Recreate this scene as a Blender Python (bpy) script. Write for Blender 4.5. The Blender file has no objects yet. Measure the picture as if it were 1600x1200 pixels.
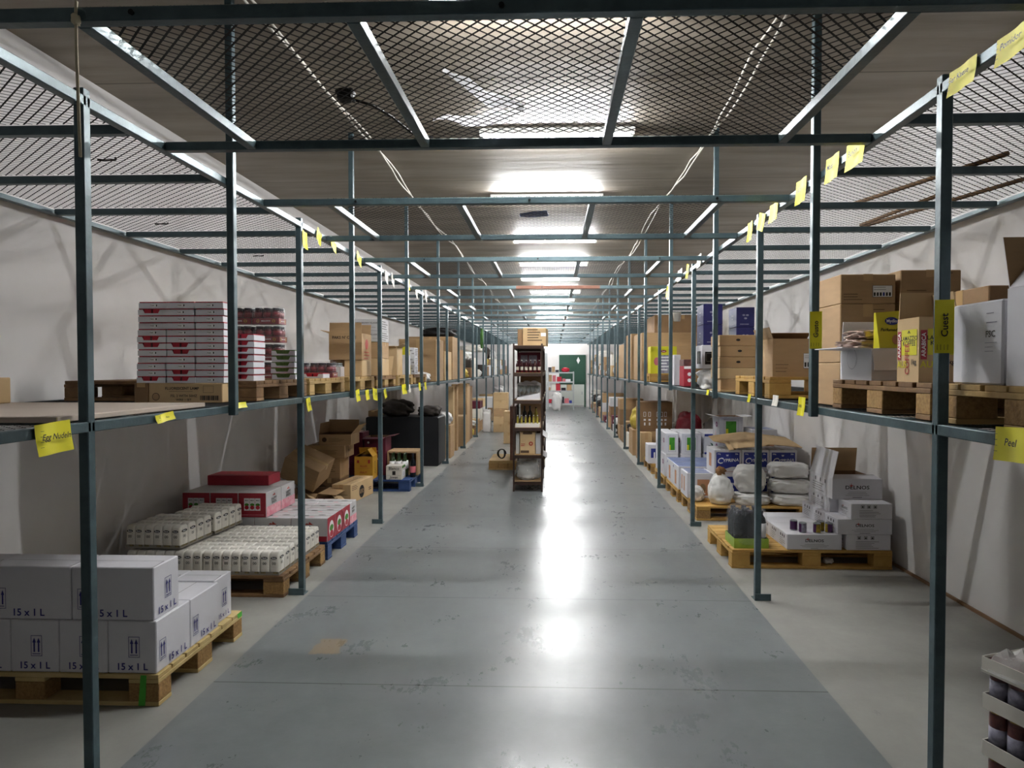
import bpy, math, random
from mathutils import Vector, Matrix, Euler, noise
random.seed(7)
PI = math.pi
S = bpy.context.scene
COL = S.collection
# ---------------------------------------------------------------- camera
F, CX, CY = 1030.0, 829.0, 600.0
EYE = Vector((0, 0, 1.53))
cd = bpy.data.cameras.new('camera'); cam = bpy.data.objects.new('camera', cd); COL.objects.link(cam)
cam.location = EYE
cam.rotation_euler = (PI/2 - math.atan(24/F), 0, math.atan(.035))
cd.sensor_width = 36; cd.lens = 36*F/1600; cd.shift_x = (800-CX)/1600; cd.clip_start = .05; cd.clip_end = 100
S.camera = cam
RC = cam.rotation_euler.to_matrix()
def at(px, py, Y):
    "point of the plane y=Y seen at a photo pixel"
    d = RC @ Vector(((px-CX)/F, -(py-CY)/F, -1)); return EYE + d*(Y/d.y)
def atz(px, py, Z):
    d = RC @ Vector(((px-CX)/F, -(py-CY)/F, -1)); return EYE + d*((Z-EYE.z)/d.z)
# ---------------------------------------------------------------- world, exposure
w = bpy.data.worlds.new('world'); S.world = w; w.use_nodes = True
w.node_tree.nodes['Background'].inputs[0].default_value = (.75, .8, .9, 1)
w.node_tree.nodes['Background'].inputs[1].default_value = .02
S.view_settings.view_transform = 'Standard'; S.view_settings.look = 'None'
S.view_settings.gamma = 1; S.view_settings.use_curve_mapping = False
S.view_settings.exposure = 2.5
TUBE = 75.0
LAMP_Y = [3.5, 5.45, 7.48, 9.78, 12.0, 13.95, 16.3, 18.2, 20.5, 22.9, 25.0]
# ---------------------------------------------------------------- materials
def lin(h):
    if isinstance(h, tuple): return h
    v = [int(h[i:i+2], 16)/255 for i in (0, 2, 4)]
    return tuple(((c+.055)/1.055)**2.4 if c > .04045 else c/12.92 for c in v)
MATS = {}
def mat(name, col, rough=.6, metal=0, var=.0, scale=8, bump=0, bscale=40, stretch=(1,1,1), col2=None, alpha=1, spec=.5, emit=0, trans=0, coord='Object', ior=1.45):
    m = bpy.data.materials.new(name); MATS[name] = m; m.use_nodes = True
    nt = m.node_tree; b = nt.nodes['Principled BSDF']; L = nt.links
    c = lin(col)
    b.inputs['Base Color'].default_value = (*c, 1); b.inputs['Roughness'].default_value = rough
    b.inputs['Metallic'].default_value = metal; b.inputs['Alpha'].default_value = alpha
    b.inputs['Specular IOR Level'].default_value = spec; b.inputs['IOR'].default_value = ior
    b.inputs['Transmission Weight'].default_value = trans
    if emit: b.inputs['Emission Color'].default_value = (*c, 1); b.inputs['Emission Strength'].default_value = emit
    if var or col2 or bump:
        tc = nt.nodes.new('ShaderNodeTexCoord'); mp = nt.nodes.new('ShaderNodeMapping'); mp.inputs['Scale'].default_value = stretch
        L.new(tc.outputs[coord], mp.inputs[0])
    if var or col2:
        n = nt.nodes.new('ShaderNodeTexNoise'); n.inputs['Scale'].default_value = scale; n.inputs['Detail'].default_value = 6; n.inputs['Roughness'].default_value = .6
        L.new(mp.outputs[0], n.inputs[0])
        r = nt.nodes.new('ShaderNodeValToRGB'); r.color_ramp.elements[0].position = .3; r.color_ramp.elements[1].position = .7
        d = lin(col2) if col2 else tuple(x*(1-var) for x in c); u = c if col2 else tuple(min(1, x*(1+var)) for x in c)
        r.color_ramp.elements[0].color = (*d, 1); r.color_ramp.elements[1].color = (*u, 1)
        L.new(n.outputs[0], r.inputs[0]); L.new(r.outputs[0], b.inputs['Base Color'])
    if bump:
        n2 = nt.nodes.new('ShaderNodeTexNoise'); n2.inputs['Scale'].default_value = bscale; n2.inputs['Detail'].default_value = 4
        L.new(mp.outputs[0], n2.inputs[0])
        bp = nt.nodes.new('ShaderNodeBump'); bp.inputs['Strength'].default_value = bump; bp.inputs['Distance'].default_value = .02
        L.new(n2.outputs[0], bp.inputs['Height']); L.new(bp.outputs[0], b.inputs['Normal'])
    return m
mat('steel', '4a5c61', .38, .25, var=.18, scale=14, bump=.05, bscale=60, coord='Object')
mat('steel_far', '66777a', .4, .25, var=.15, scale=9)
mat('mesh_wire', '1d1a19', .65, .2)
mat('bolt', '2a2d2e', .4, .8)
mat('plaster', 'e0dddb', .85, var=.05, scale=1.3, bump=.12, bscale=2.2)
mat('plaster_dark', 'b4b0aa', .85, var=.08, scale=2)
mat('lamp_white', 'dcdcd8', .4)
mat('tube', 'f8f9fa', .4, emit=TUBE)
mat('kraft', 'a98a64', .75, var=.07, scale=6, stretch=(1,1,5))
mat('kraft_light', 'c3a67c', .75, var=.06, scale=6)
mat('kraft_dark', '86694a', .8, var=.08, scale=6)
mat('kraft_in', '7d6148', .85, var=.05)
mat('white_card', 'd6d5da', .6, var=.03, scale=5)
mat('grey_card', 'c4c3c4', .65, var=.03, scale=5)
mat('offwhite', 'd8d4ca', .7, var=.04)
mat('wood', 'b3955f', .75, var=.25, scale=5, stretch=(1,1,1), col2='8d6f42', bump=.1)
mat('wood_pale', 'd0b983', .75, var=.2, scale=6, col2='b39a62', bump=.1)
mat('wood_yellow', 'c79f55', .7, col2='a47c3c', scale=6, bump=.1)
mat('wood_brown', '8b6a45', .8, col2='5f452c', scale=6, bump=.15)
mat('wood_blue', '2c4a7e', .6, col2='223a66', scale=6, bump=.1)
mat('chip', 'a5824e', .85, col2='7c5d36', scale=70, bump=.2)
mat('green_spray', '4fae3a', .7)
mat('ink_blue', '2d2c78', .6); mat('ink', '1e1c1c', .6); mat('ink_grey', '55524f', .6); mat('ink_brown', '4d3826', .6)
mat('ink_red', 'a3352a', .6); mat('ink_white', 'eeeeee', .6); mat('ink_seam', '807c7c', .7)
mat('tape', 'b9986a', .3); mat('tape_clear', 'd8d6d6', .2)
mat('red_print', 'a32637', .5, var=.12, scale=30); mat('red_tray', 'b3122e', .4); mat('pink_print', 'd7647a', .5, col2='eec3cb', scale=25)
mat('green_print', '4c9a2a', .5, col2='357f1c', scale=20); mat('green_jar', '5b7a2e', .35, col2='3f5a20', scale=20)
mat('blue_print', '27348c', .5); mat('blue_lid', '5a6a9a', .35, col2='8c98bd', scale=9); mat('navy', '1b1c50', .45, var=.1, scale=4); mat('purple_print', '7a2460', .5)
mat('yellow', 'ded51c', .55, var=.05, scale=9); mat('yellow_card', 'd6cf24', .5); mat('yellow_carton', 'c7952e', .6, var=.06); mat('yellow_pack', 'd3cc2e', .35)
mat('paper_bag', 'e2ddd2', .7, var=.04, scale=20, bump=.3, bscale=25); mat('bag_base', '8a7b4e', .6, col2='4c4a38', scale=60)
mat('sack', 'e6e5e2', .55, var=.05, scale=5, bump=.5, bscale=9); mat('sack_yellow', 'c3ae4c', .55, bump=.4, bscale=12); mat('plastic_white', 'dcdad8', .35, bump=.5, bscale=10)
mat('burlap', '9d7650', .9); mat('black', '0d0e11', .6); mat('black_board', '0b0d12', .55); mat('dark_cloth', '3a3430', .9, var=.3, scale=6, bump=.6, bscale=12); mat('darkred', '6a0d1d', .6, bump=.4, bscale=10); mat('maroon', '5a1028', .5)
mat('jar_red', '5c1420', .2, col2='2a0a12', scale=20); mat('jar_label', '8c1c2a', .4, col2='6a1420', scale=60); mat('lid_dark', '26202a', .25); mat('lid_gold', 'b59a55', .25, .8); mat('can_brown', '7a4a40', .3, col2='3a2430', scale=25); mat('label_grey', 'a19fae', .5, col2='6c6878', scale=40)
mat('bottle_dark', '10141b', .08); mat('bottle_green', '26361c', .12); mat('oil', 'a3953f', .15); mat('lime', '9cb83c', .5, col2='7fa030', scale=12); mat('clear_glass', 'c9d2d4', .08, alpha=.45); mat('can_purple', '4a2552', .3); mat('can_yellow', 'b8a02e', .35, col2='6d5820', scale=60); mat('metal', '9aa0a2', .3, .8)
mat('silver_pink', 'c4ada2', .25, .5, bump=.6, bscale=14); mat('film', 'eef2f6', .12, alpha=.09, spec=.8, bump=.6, bscale=16); mat('film_thick', 'e6e6e2', .2, alpha=.42, bump=.6, bscale=16); mat('sheet', 'd9d8de', .25, alpha=.85, bump=.8, bscale=10); mat('curtain', 'b4b0aa', .45, alpha=.88, bump=.2, bscale=4)
mat('board_beige', 'b5a79a', .75, var=.04, scale=3); mat('rack_brown', '3a2a22', .5, .3); mat('rack_wood', '8f7452', .7, var=.1); mat('rack_grey', 'a8acad', .4, .3)
mat('door_green', '1e4a38', .5); mat('door_grey', 'bfc4bd', .6); mat('cable', 'c6c0b4', .6); mat('cable_black', '15130f', .6); mat('rope', 'c0b79c', .9)
mat('rust', '6e4a3c', .7); mat('rag_green', '4e7a3c', .8); mat('pinkish', 'c46a72', .5); mat('skin_print', 'c08a66', .6); mat('oven_dark', '1c1d20', .15); mat('concrete_side', '8a857b', .8)

def see_through(m, k):
    nt = m.node_tree; b = nt.nodes['Principled BSDF']; o = nt.nodes['Material Output']
    t = nt.nodes.new('ShaderNodeBsdfTranslucent'); t.inputs[0].default_value = (.9, .9, .92, 1); x = nt.nodes.new('ShaderNodeMixShader'); x.inputs[0].default_value = k
    nt.links.new(b.outputs[0], x.inputs[1]); nt.links.new(t.outputs[0], x.inputs[2]); nt.links.new(x.outputs[0], o.inputs[0])
see_through(MATS['sheet'], .65); see_through(MATS['curtain'], .2)
def ceiling_mat():
    m = bpy.data.materials.new('ceiling_concrete'); MATS['ceiling_concrete'] = m; m.use_nodes = True; nt = m.node_tree; L = nt.links; b = nt.nodes['Principled BSDF']
    tc = nt.nodes.new('ShaderNodeTexCoord'); mp = nt.nodes.new('ShaderNodeMapping'); mp.inputs['Scale'].default_value = (.35, 2.2, 1)
    n = nt.nodes.new('ShaderNodeTexNoise'); n.inputs['Scale'].default_value = 2.2; n.inputs['Detail'].default_value = 8
    r = nt.nodes.new('ShaderNodeValToRGB'); r.color_ramp.elements[0].color = (*lin('766d60'), 1); r.color_ramp.elements[1].color = (*lin('968c7e'), 1)
    r.color_ramp.elements[0].position = .32; r.color_ramp.elements[1].position = .68
    L.new(tc.outputs['Object'], mp.inputs[0]); L.new(mp.outputs[0], n.inputs[0]); L.new(n.outputs[0], r.inputs[0])
    # joints between the slabs, every 1.2 m
    sx = nt.nodes.new('ShaderNodeSeparateXYZ'); L.new(tc.outputs['Object'], sx.inputs[0])
    def mth(op, a, bb):
        q = nt.nodes.new('ShaderNodeMath'); q.operation = op
        for i, v in enumerate((a, bb)):
            if v is None: continue
            if hasattr(v, 'is_output'): L.new(v, q.inputs[i])
            else: q.inputs[i].default_value = v
        return q.outputs[0]
    f = mth('FRACT', mth('DIVIDE', mth('ADD', sx.outputs[1], 12.35), 1.2), None)
    j = mth('LESS_THAN', f, .012)
    mx = nt.nodes.new('ShaderNodeMixRGB'); mx.inputs[2].default_value = (*lin('62584c'), 1)
    L.new(j, mx.inputs[0]); L.new(r.outputs[0], mx.inputs[1]); L.new(mx.outputs[0], b.inputs['Base Color'])
    b.inputs['Roughness'].default_value = .6; b.inputs['Specular IOR Level'].default_value = .4
    bp = nt.nodes.new('ShaderNodeBump'); bp.inputs['Strength'].default_value = .35; bp.inputs['Distance'].default_value = .03
    L.new(n.outputs[0], bp.inputs['Height']); L.new(bp.outputs[0], b.inputs['Normal'])
ceiling_mat()

def floor_mat(name, c0, c1, r0, r1, seams, stain=False):
    m = bpy.data.materials.new(name); MATS[name] = m; m.use_nodes = True; nt = m.node_tree; L = nt.links; b = nt.nodes['Principled BSDF']
    tc = nt.nodes.new('ShaderNodeTexCoord'); O = tc.outputs['Object']
    def noise(sc, det=6, st=(1,1,1), ro=.6):
        mp = nt.nodes.new('ShaderNodeMapping'); mp.inputs['Scale'].default_value = st; L.new(O, mp.inputs[0])
        n = nt.nodes.new('ShaderNodeTexNoise'); n.inputs['Scale'].default_value = sc; n.inputs['Detail'].default_value = det; n.inputs['Roughness'].default_value = ro
        L.new(mp.outputs[0], n.inputs[0]); return n.outputs[0]
    def ramp(x, p0, p1, a, bb):
        r = nt.nodes.new('ShaderNodeValToRGB'); r.color_ramp.elements[0].position = p0; r.color_ramp.elements[1].position = p1
        r.color_ramp.elements[0].color = a; r.color_ramp.elements[1].color = bb; L.new(x, r.inputs[0]); return r.outputs[0]
    def mth(op, a, bb=None, c=None):
        q = nt.nodes.new('ShaderNodeMath'); q.operation = op
        for i, v in enumerate((a, bb, c)):
            if v is None: continue
            if hasattr(v, 'is_output'): L.new(v, q.inputs[i])
            else: q.inputs[i].default_value = v
        return q.outputs[0]
    def mix(f, a, bb):
        x = nt.nodes.new('ShaderNodeMixRGB')
        L.new(f, x.inputs[0]) if hasattr(f, 'is_output') else None
        for i, v in ((1, a), (2, bb)):
            if hasattr(v, 'is_output'): L.new(v, x.inputs[i])
            else: x.inputs[i].default_value = v
        return x.outputs[0]
    col = ramp(noise(1.6, 8, (1, 1, 1), .65), .3, .7, (*lin(c0), 1), (*lin(c1), 1))
    sx = nt.nodes.new('ShaderNodeSeparateXYZ'); L.new(O, sx.inputs[0]); X, Y = sx.outputs[0], sx.outputs[1]
    # scuffs and dark rub marks
    sc = ramp(noise(3.2, 9, (.8, 1.6, 1), .72), .5, .82, (0,0,0,1), (1,1,1,1))
    sc = mth('MULTIPLY', sc, .16)
    col = mix(sc, col, (*lin('54585a'), 1))
    bl = ramp(noise(5, 5, (1.6, .7, 1), .7), .66, .74, (0,0,0,1), (1,1,1,1))
    col = mix(mth('MULTIPLY', bl, .35), col, (*lin('4a4d50'), 1))
    if seams:
        f = mth('FRACT', mth('DIVIDE', mth('ADD', Y, 12.2-3.13+.02*0), 1.22))
        j = mth('MAXIMUM', mth('LESS_THAN', f, .0045), mth('GREATER_THAN', f, .9985))
        col = mix(j, col, (*lin('2a2c2d'), 1))
    if stain:
        nx = mth('MULTIPLY', mth('SUBTRACT', noise(14), .5), .09)
        dx = mth('ABSOLUTE', mth('ADD', mth('SUBTRACT', X, -1.235), nx)); dy = mth('ABSOLUTE', mth('ADD', mth('SUBTRACT', Y, 3.56), nx))
        k = mth('MULTIPLY', mth('LESS_THAN', dx, .075), mth('LESS_THAN', dy, .10))
        col = mix(mth('MULTIPLY', k, .75), col, (*lin('8f7d63'), 1))
    L.new(col, b.inputs['Base Color'])
    rg = mth('MULTIPLY_ADD', noise(2.3, 7, (1, 1, 1), .7), (r1-r0)*2, r0-(r1-r0)*.5)
    rg = mth('ADD', rg, mth('MULTIPLY', mth('SUBTRACT', noise(16, 5, (1.5, .6, 1), .75), .5), .16)); L.new(rg, b.inputs['Roughness'])
    bp = nt.nodes.new('ShaderNodeBump'); bp.inputs['Strength'].default_value = .22; bp.inputs['Distance'].default_value = .01
    L.new(noise(6, 6), bp.inputs['Height']); L.new(bp.outputs[0], b.inputs['Normal'])
floor_mat('aisle_floor', '686c6d', '797e7f', .24, .38, True, True)
floor_mat('side_floor', '84837e', '979690', .42, .6, False)
mat('drywall', 'c9c5c1', .85)

# ---------------------------------------------------------------- mesh builder
FACES6 = ((0,3,2,1),(4,5,6,7),(0,1,5,4),(1,2,6,5),(2,3,7,6),(3,0,4,7))
class MB:
    def __init__(s, m='kraft'): s.v = []; s.f = []; s.m = []; s.s = []; s.d = m
    def add(s, vs, fs, m=None, sm=False, M=None):
        o = len(s.v)
        s.v += [tuple(M @ Vector(v)) for v in vs] if M else [tuple(v) for v in vs]
        for f in fs: s.f.append(tuple(i+o for i in f)); s.m.append(m or s.d); s.s.append(sm)
        return s
    def box(s, x0, x1, y0, y1, z0, z1, m=None, M=None):
        return s.add([(x0,y0,z0),(x1,y0,z0),(x1,y1,z0),(x0,y1,z0),(x0,y0,z1),(x1,y0,z1),(x1,y1,z1),(x0,y1,z1)], FACES6, m, False, M)
    def cbox(s, x0, x1, y0, y1, z0, z1, c=.004, m=None, M=None):
        "box with chamfered edges"
        vs = []; idx = {}
        X = (x0, x1); Y = (y0, y1); Z = (z0, z1)
        for i in (0,1):
            for j in (0,1):
                for k in (0,1):
                    a, b, e = X[i], Y[j], Z[k]; sx, sy, sz = (c if i == 0 else -c), (c if j == 0 else -c), (c if k == 0 else -c)
                    for ax, v in (('x', (a, b+sy, e+sz)), ('y', (a+sx, b, e+sz)), ('z', (a+sx, b+sy, e))):
                        idx[i,j,k,ax] = len(vs); vs.append(v)
        fs = []
        for i in (0,1):
            q = [idx[i,0,0,'x'], idx[i,1,0,'x'], idx[i,1,1,'x'], idx[i,0,1,'x']]; fs.append(q if i else q[::-1])
            q = [idx[0,i,0,'y'], idx[1,i,0,'y'], idx[1,i,1,'y'], idx[0,i,1,'y']]; fs.append(q[::-1] if i else q)
            q = [idx[0,0,i,'z'], idx[1,0,i,'z'], idx[1,1,i,'z'], idx[0,1,i,'z']]; fs.append(q if i else q[::-1])
        for i in (0,1):
            for j in (0,1):
                fs.append([idx[i,j,0,'x'], idx[i,j,0,'y'], idx[i,j,1,'y'], idx[i,j,1,'x']])
                fs.append([idx[i,0,j,'x'], idx[i,0,j,'z'], idx[i,1,j,'z'], idx[i,1,j,'x']])
                fs.append([idx[0,i,j,'y'], idx[0,i,j,'z'], idx[1,i,j,'z'], idx[1,i,j,'y']])
                for k in (0,1): fs.append([idx[i,j,k,'x'], idx[i,j,k,'y'], idx[i,j,k,'z']])
        cen = Vector(((x0+x1)/2, (y0+y1)/2, (z0+z1)/2)); out = []
        for f in fs:
            p = [Vector(vs[t]) for t in f]; n = (p[1]-p[0]).cross(p[2]-p[1]); mid = sum(p, Vector())/len(p)
            out.append(tuple(f) if n.dot(mid-cen) > 0 else tuple(f[::-1]))
        return s.add(vs, out, m, False, M)
    def bar(s, p0, p1, w, h, m=None):
        "rectangular bar from p0 to p1"
        p0, p1 = Vector(p0), Vector(p1); d = (p1-p0).normalized()
        up = Vector((0,0,1)) if abs(d.z) < .95 else Vector((0,1,0))
        a = d.cross(up).normalized()*(w/2); b = a.cross(d).normalized()*(h/2)
        vs = [p0-a-b, p0+a-b, p0+a+b, p0-a+b, p1-a-b, p1+a-b, p1+a+b, p1-a+b]
        return s.add(vs, ((0,1,2,3),(7,6,5,4),(0,4,5,1),(1,5,6,2),(2,6,7,3),(3,7,4,0)), m)
    def prism3(s, p0, p1, r, m=None):
        p0, p1 = Vector(p0), Vector(p1); d = (p1-p0).normalized(); up = Vector((0,0,1)) if abs(d.z) < .9 else Vector((0,1,0))
        a = d.cross(up).normalized(); b = a.cross(d).normalized(); vs = []
        for p in (p0, p1):
            for k in range(3): t = 2*PI*k/3; vs.append(p+a*math.cos(t)*r+b*math.sin(t)*r)
        return s.add(vs, ((0,1,4,3),(1,2,5,4),(2,0,3,5)), m)
    def strand(s, p0, p1, hw, th, m=None):
        p0, p1 = Vector(p0), Vector(p1); d = (p1-p0).normalized(); a = Vector((-d.y, d.x, 0))*hw; u = Vector((0, 0, th))
        return s.add([p0-a, p0+a, p0+u, p1-a, p1+a, p1+u], ((0,1,4,3),(1,2,5,4),(2,0,3,5)), m)
    def lathe(s, prof, n=16, m=None, M=None, sm=True, x=0, y=0, ms=None):
        vs = []; fs = []
        for r, z in prof:
            for k in range(n): t = 2*PI*k/n; vs.append((x+r*math.cos(t), y+r*math.sin(t), z))
        o = len(s.v); s.add(vs, [], m, sm, M)
        for i in range(len(prof)-1):
            for k in range(n):
                a, b = i*n+k, i*n+(k+1) % n
                s.f.append((o+a, o+b, o+b+n, o+a+n)); s.m.append(ms[i] if ms else (m or s.d)); s.s.append(sm)
        s.f.append(tuple(o+k for k in range(n))[::-1]); s.m.append(ms[0] if ms else (m or s.d)); s.s.append(False)
        s.f.append(tuple(o+(len(prof)-1)*n+k for k in range(n))); s.m.append(ms[-1] if ms else (m or s.d)); s.s.append(False)
        return s
    def tube(s, pts, r, n=6, m=None):
        pts = [Vector(p) for p in pts]; o = len(s.v); vs = []
        for i, p in enumerate(pts):
            d = (pts[min(i+1, len(pts)-1)]-pts[max(i-1, 0)]).normalized()
            up = Vector((0,0,1)) if abs(d.z) < .9 else Vector((1,0,0)); a = d.cross(up).normalized(); b = a.cross(d)
            for k in range(n): t = 2*PI*k/n; vs.append(p+a*math.cos(t)*r+b*math.sin(t)*r)
        fs = [(i*n+k, i*n+(k+1) % n, (i+1)*n+(k+1) % n, (i+1)*n+k) for i in range(len(pts)-1) for k in range(n)]
        fs += [tuple(range(n))[::-1], tuple((len(pts)-1)*n+k for k in range(n))]
        return s.add(vs, fs, m, True)
    def blob(s, cx, cy, cz, rx, ry, rz, m=None, e=.5, amp=.08, seed=0, nu=20, nv=12, top=None, M=None, wr=0):
        "lumpy rounded sack: superellipsoid with noise; cz is its centre"
        rd = random.Random(seed); ph = [(rd.uniform(1,4.5), rd.uniform(1,4.5), rd.uniform(1,4.5), rd.uniform(0,6), rd.uniform(.4,1)) for _ in range(7)]
        sp = lambda c: math.copysign(abs(c)**e, c)
        vs = []
        for j in range(nv+1):
            v = -PI/2+PI*j/nv
            for i in range(nu):
                u = 2*PI*i/nu; a = sp(math.cos(v))*sp(math.cos(u)); b = sp(math.cos(v))*sp(math.sin(u)); c = sp(math.sin(v))
                k = 1+amp*sum(q[4]*math.sin(q[0]*a*2+q[1]*b*2+q[2]*c*2+q[3]) for q in ph)/2.2
                if top and c > 0: t = 1-top*c; a *= t; b *= t
                z = c*k
                if z < -.93: z = -.93
                if wr: k += wr*(1-2*abs(noise.noise(Vector((a*2.2+seed*3.1, b*2.2, c*3.2+seed)))))-wr*.6
                vs.append((cx+rx*a*k, cy+ry*b*k, cz+rz*z/.93 if z < 0 else cz+rz*z))
        fs = [(j*nu+i, j*nu+(i+1) % nu, (j+1)*nu+(i+1) % nu, (j+1)*nu+i) for j in range(nv) for i in range(nu)]
        return s.add(vs, fs, m, True, M)
    def mesh(s, name):
        me = bpy.data.meshes.new(name); me.from_pydata(s.v, [], s.f)
        names = []
        for q in s.m:
            if q not in names: names.append(q)
        for q in names: me.materials.append(MATS[q])
        ix = {q: i for i, q in enumerate(names)}
        me.polygons.foreach_set('material_index', [ix[q] for q in s.m]); me.polygons.foreach_set('use_smooth', s.s)
        me.validate(); me.update(); return me
    def obj(s, name, parent=None, label=None):
        o = bpy.data.objects.new(name, s.mesh(name)); COL.objects.link(o)
        if parent: o.parent = parent
        if label: o['label'] = label
        return o
def tagit(o, label, cat, group=None, kind=None):
    o['label'] = label; o['category'] = cat
    if group: o['group'] = group
    if kind: o['kind'] = kind
    return o
def thing(name, label, cat, loc=(0,0,0), rz=0, group=None, kind=None):
    o = bpy.data.objects.new(name, None); COL.objects.link(o); o.location = loc; o.rotation_euler = (0, 0, rz); o.empty_display_size = .1
    return tagit(o, label, cat, group, kind)
def struct(name, mb, label=None):
    o = mb.obj(name); o['kind'] = 'structure'
    if label: o['label'] = label
    return o
KIDS = {}
def dup(r, loc, label, rz=None, group=None):
    c = r.copy(); COL.objects.link(c); c.location = loc; c['label'] = label
    if rz is not None: c.rotation_euler = (c.rotation_euler[0], c.rotation_euler[1], rz)
    if group: c['group'] = group
    kids = [k for k in r.children]
    for ch in kids:
        d = ch.copy(); COL.objects.link(d); d.parent = c
        for g in list(ch.children):
            e = g.copy(); COL.objects.link(e); e.parent = d
    return c
NTH = ['first','second','third','fourth','fifth','sixth','seventh','eighth','ninth','tenth','eleventh','twelfth','thirteenth','fourteenth','fifteenth','sixteenth','seventeenth','eighteenth','nineteenth','twentieth']

# ---------------------------------------------------------------- lettering
TXT = {}
def text2d(s, res=2):
    if s in TXT: return TXT[s]
    cu = bpy.data.curves.new('t', 'FONT'); cu.body = s; cu.size = 1; cu.align_x = 'CENTER'; cu.align_y = 'CENTER'; cu.resolution_u = res; cu.offset = .018
    o = bpy.data.objects.new('t', cu); me = bpy.data.meshes.new_from_object(o)
    r = ([(v.co.x, v.co.y) for v in me.vertices], [tuple(p.vertices) for p in me.polygons])
    bpy.data.objects.remove(o); bpy.data.meshes.remove(me); bpy.data.curves.remove(cu)
    TXT[s] = r; return r
class Face:
    "flat drawing on one side of a box (w, d, h), origin at the middle of its base"
    def __init__(s, mb, side, w, d, h, off=.0012):
        s.mb = mb; s.o = off
        s.O, s.U, s.V, s.N, s.W, s.H = {
            'F': (Vector((0,-d/2,0)), Vector((1,0,0)), Vector((0,0,1)), Vector((0,-1,0)), w, h),
            'B': (Vector((0,d/2,0)), Vector((-1,0,0)), Vector((0,0,1)), Vector((0,1,0)), w, h),
            'R': (Vector((w/2,0,0)), Vector((0,1,0)), Vector((0,0,1)), Vector((1,0,0)), d, h),
            'L': (Vector((-w/2,0,0)), Vector((0,-1,0)), Vector((0,0,1)), Vector((-1,0,0)), d, h),
            'T': (Vector((0,-d/2,h)), Vector((1,0,0)), Vector((0,1,0)), Vector((0,0,1)), w, d)}[side]
    def P(s, u, v): return s.O+s.U*u+s.V*v+s.N*s.o
    def poly(s, pts, m): s.mb.add([s.P(*p) for p in pts], [tuple(range(len(pts)))], m); s.o += .00015; return s
    def rect(s, u0, u1, v0, v1, m): return s.poly([(u0,v0),(u1,v0),(u1,v1),(u0,v1)], m)
    def frame(s, u0, u1, v0, v1, t, m):
        s.rect(u0, u1, v0, v0+t, m); s.rect(u0, u1, v1-t, v1, m); s.rect(u0, u0+t, v0, v1, m); return s.rect(u1-t, u1, v0, v1, m)
    def oval(s, u, v, a, b, m, n=18): return s.poly([(u+a*math.cos(2*PI*k/n), v+b*math.sin(2*PI*k/n)) for k in range(n)], m)
    def text(s, t, u, v, size, m, sx=1, rot=0, shear=0):
        vs, fs = text2d(t); c, q = math.cos(rot), math.sin(rot)
        pt = []
        for x, y in vs:
            x = (x+shear*y)*size*sx; y = y*size; pt.append(s.P(u+x*c-y*q, v+x*q+y*c))
        s.mb.add(pt, fs, m); s.o += .00015; return s
    def arrows(s, u, v, w, h, m='ink_blue'):
        s.frame(u-w/2, u+w/2, v, v+h, w*.045, m)
        for k in (-.2, .2):
            x = u+k*w; s.rect(x-w*.07, x+w*.07, v+h*.2, v+h*.68, m); s.poly([(x-w*.16, v+h*.66), (x+w*.16, v+h*.66), (x, v+h*.9)], m)
        return s.rect(u-w*.36, u+w*.36, v+h*.10, v+h*.135, m)
    def lines(s, u0, u1, v, n, dv, t, m, rd=random.Random(3), cen=False):
        for k in range(n):
            L_ = (u1-u0)*rd.uniform(.55, 1); a = (u0+u1-L_)/2 if cen else u0
            s.rect(a, a+L_, v-k*dv-t/2, v-k*dv+t/2, m)
        return s
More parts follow.
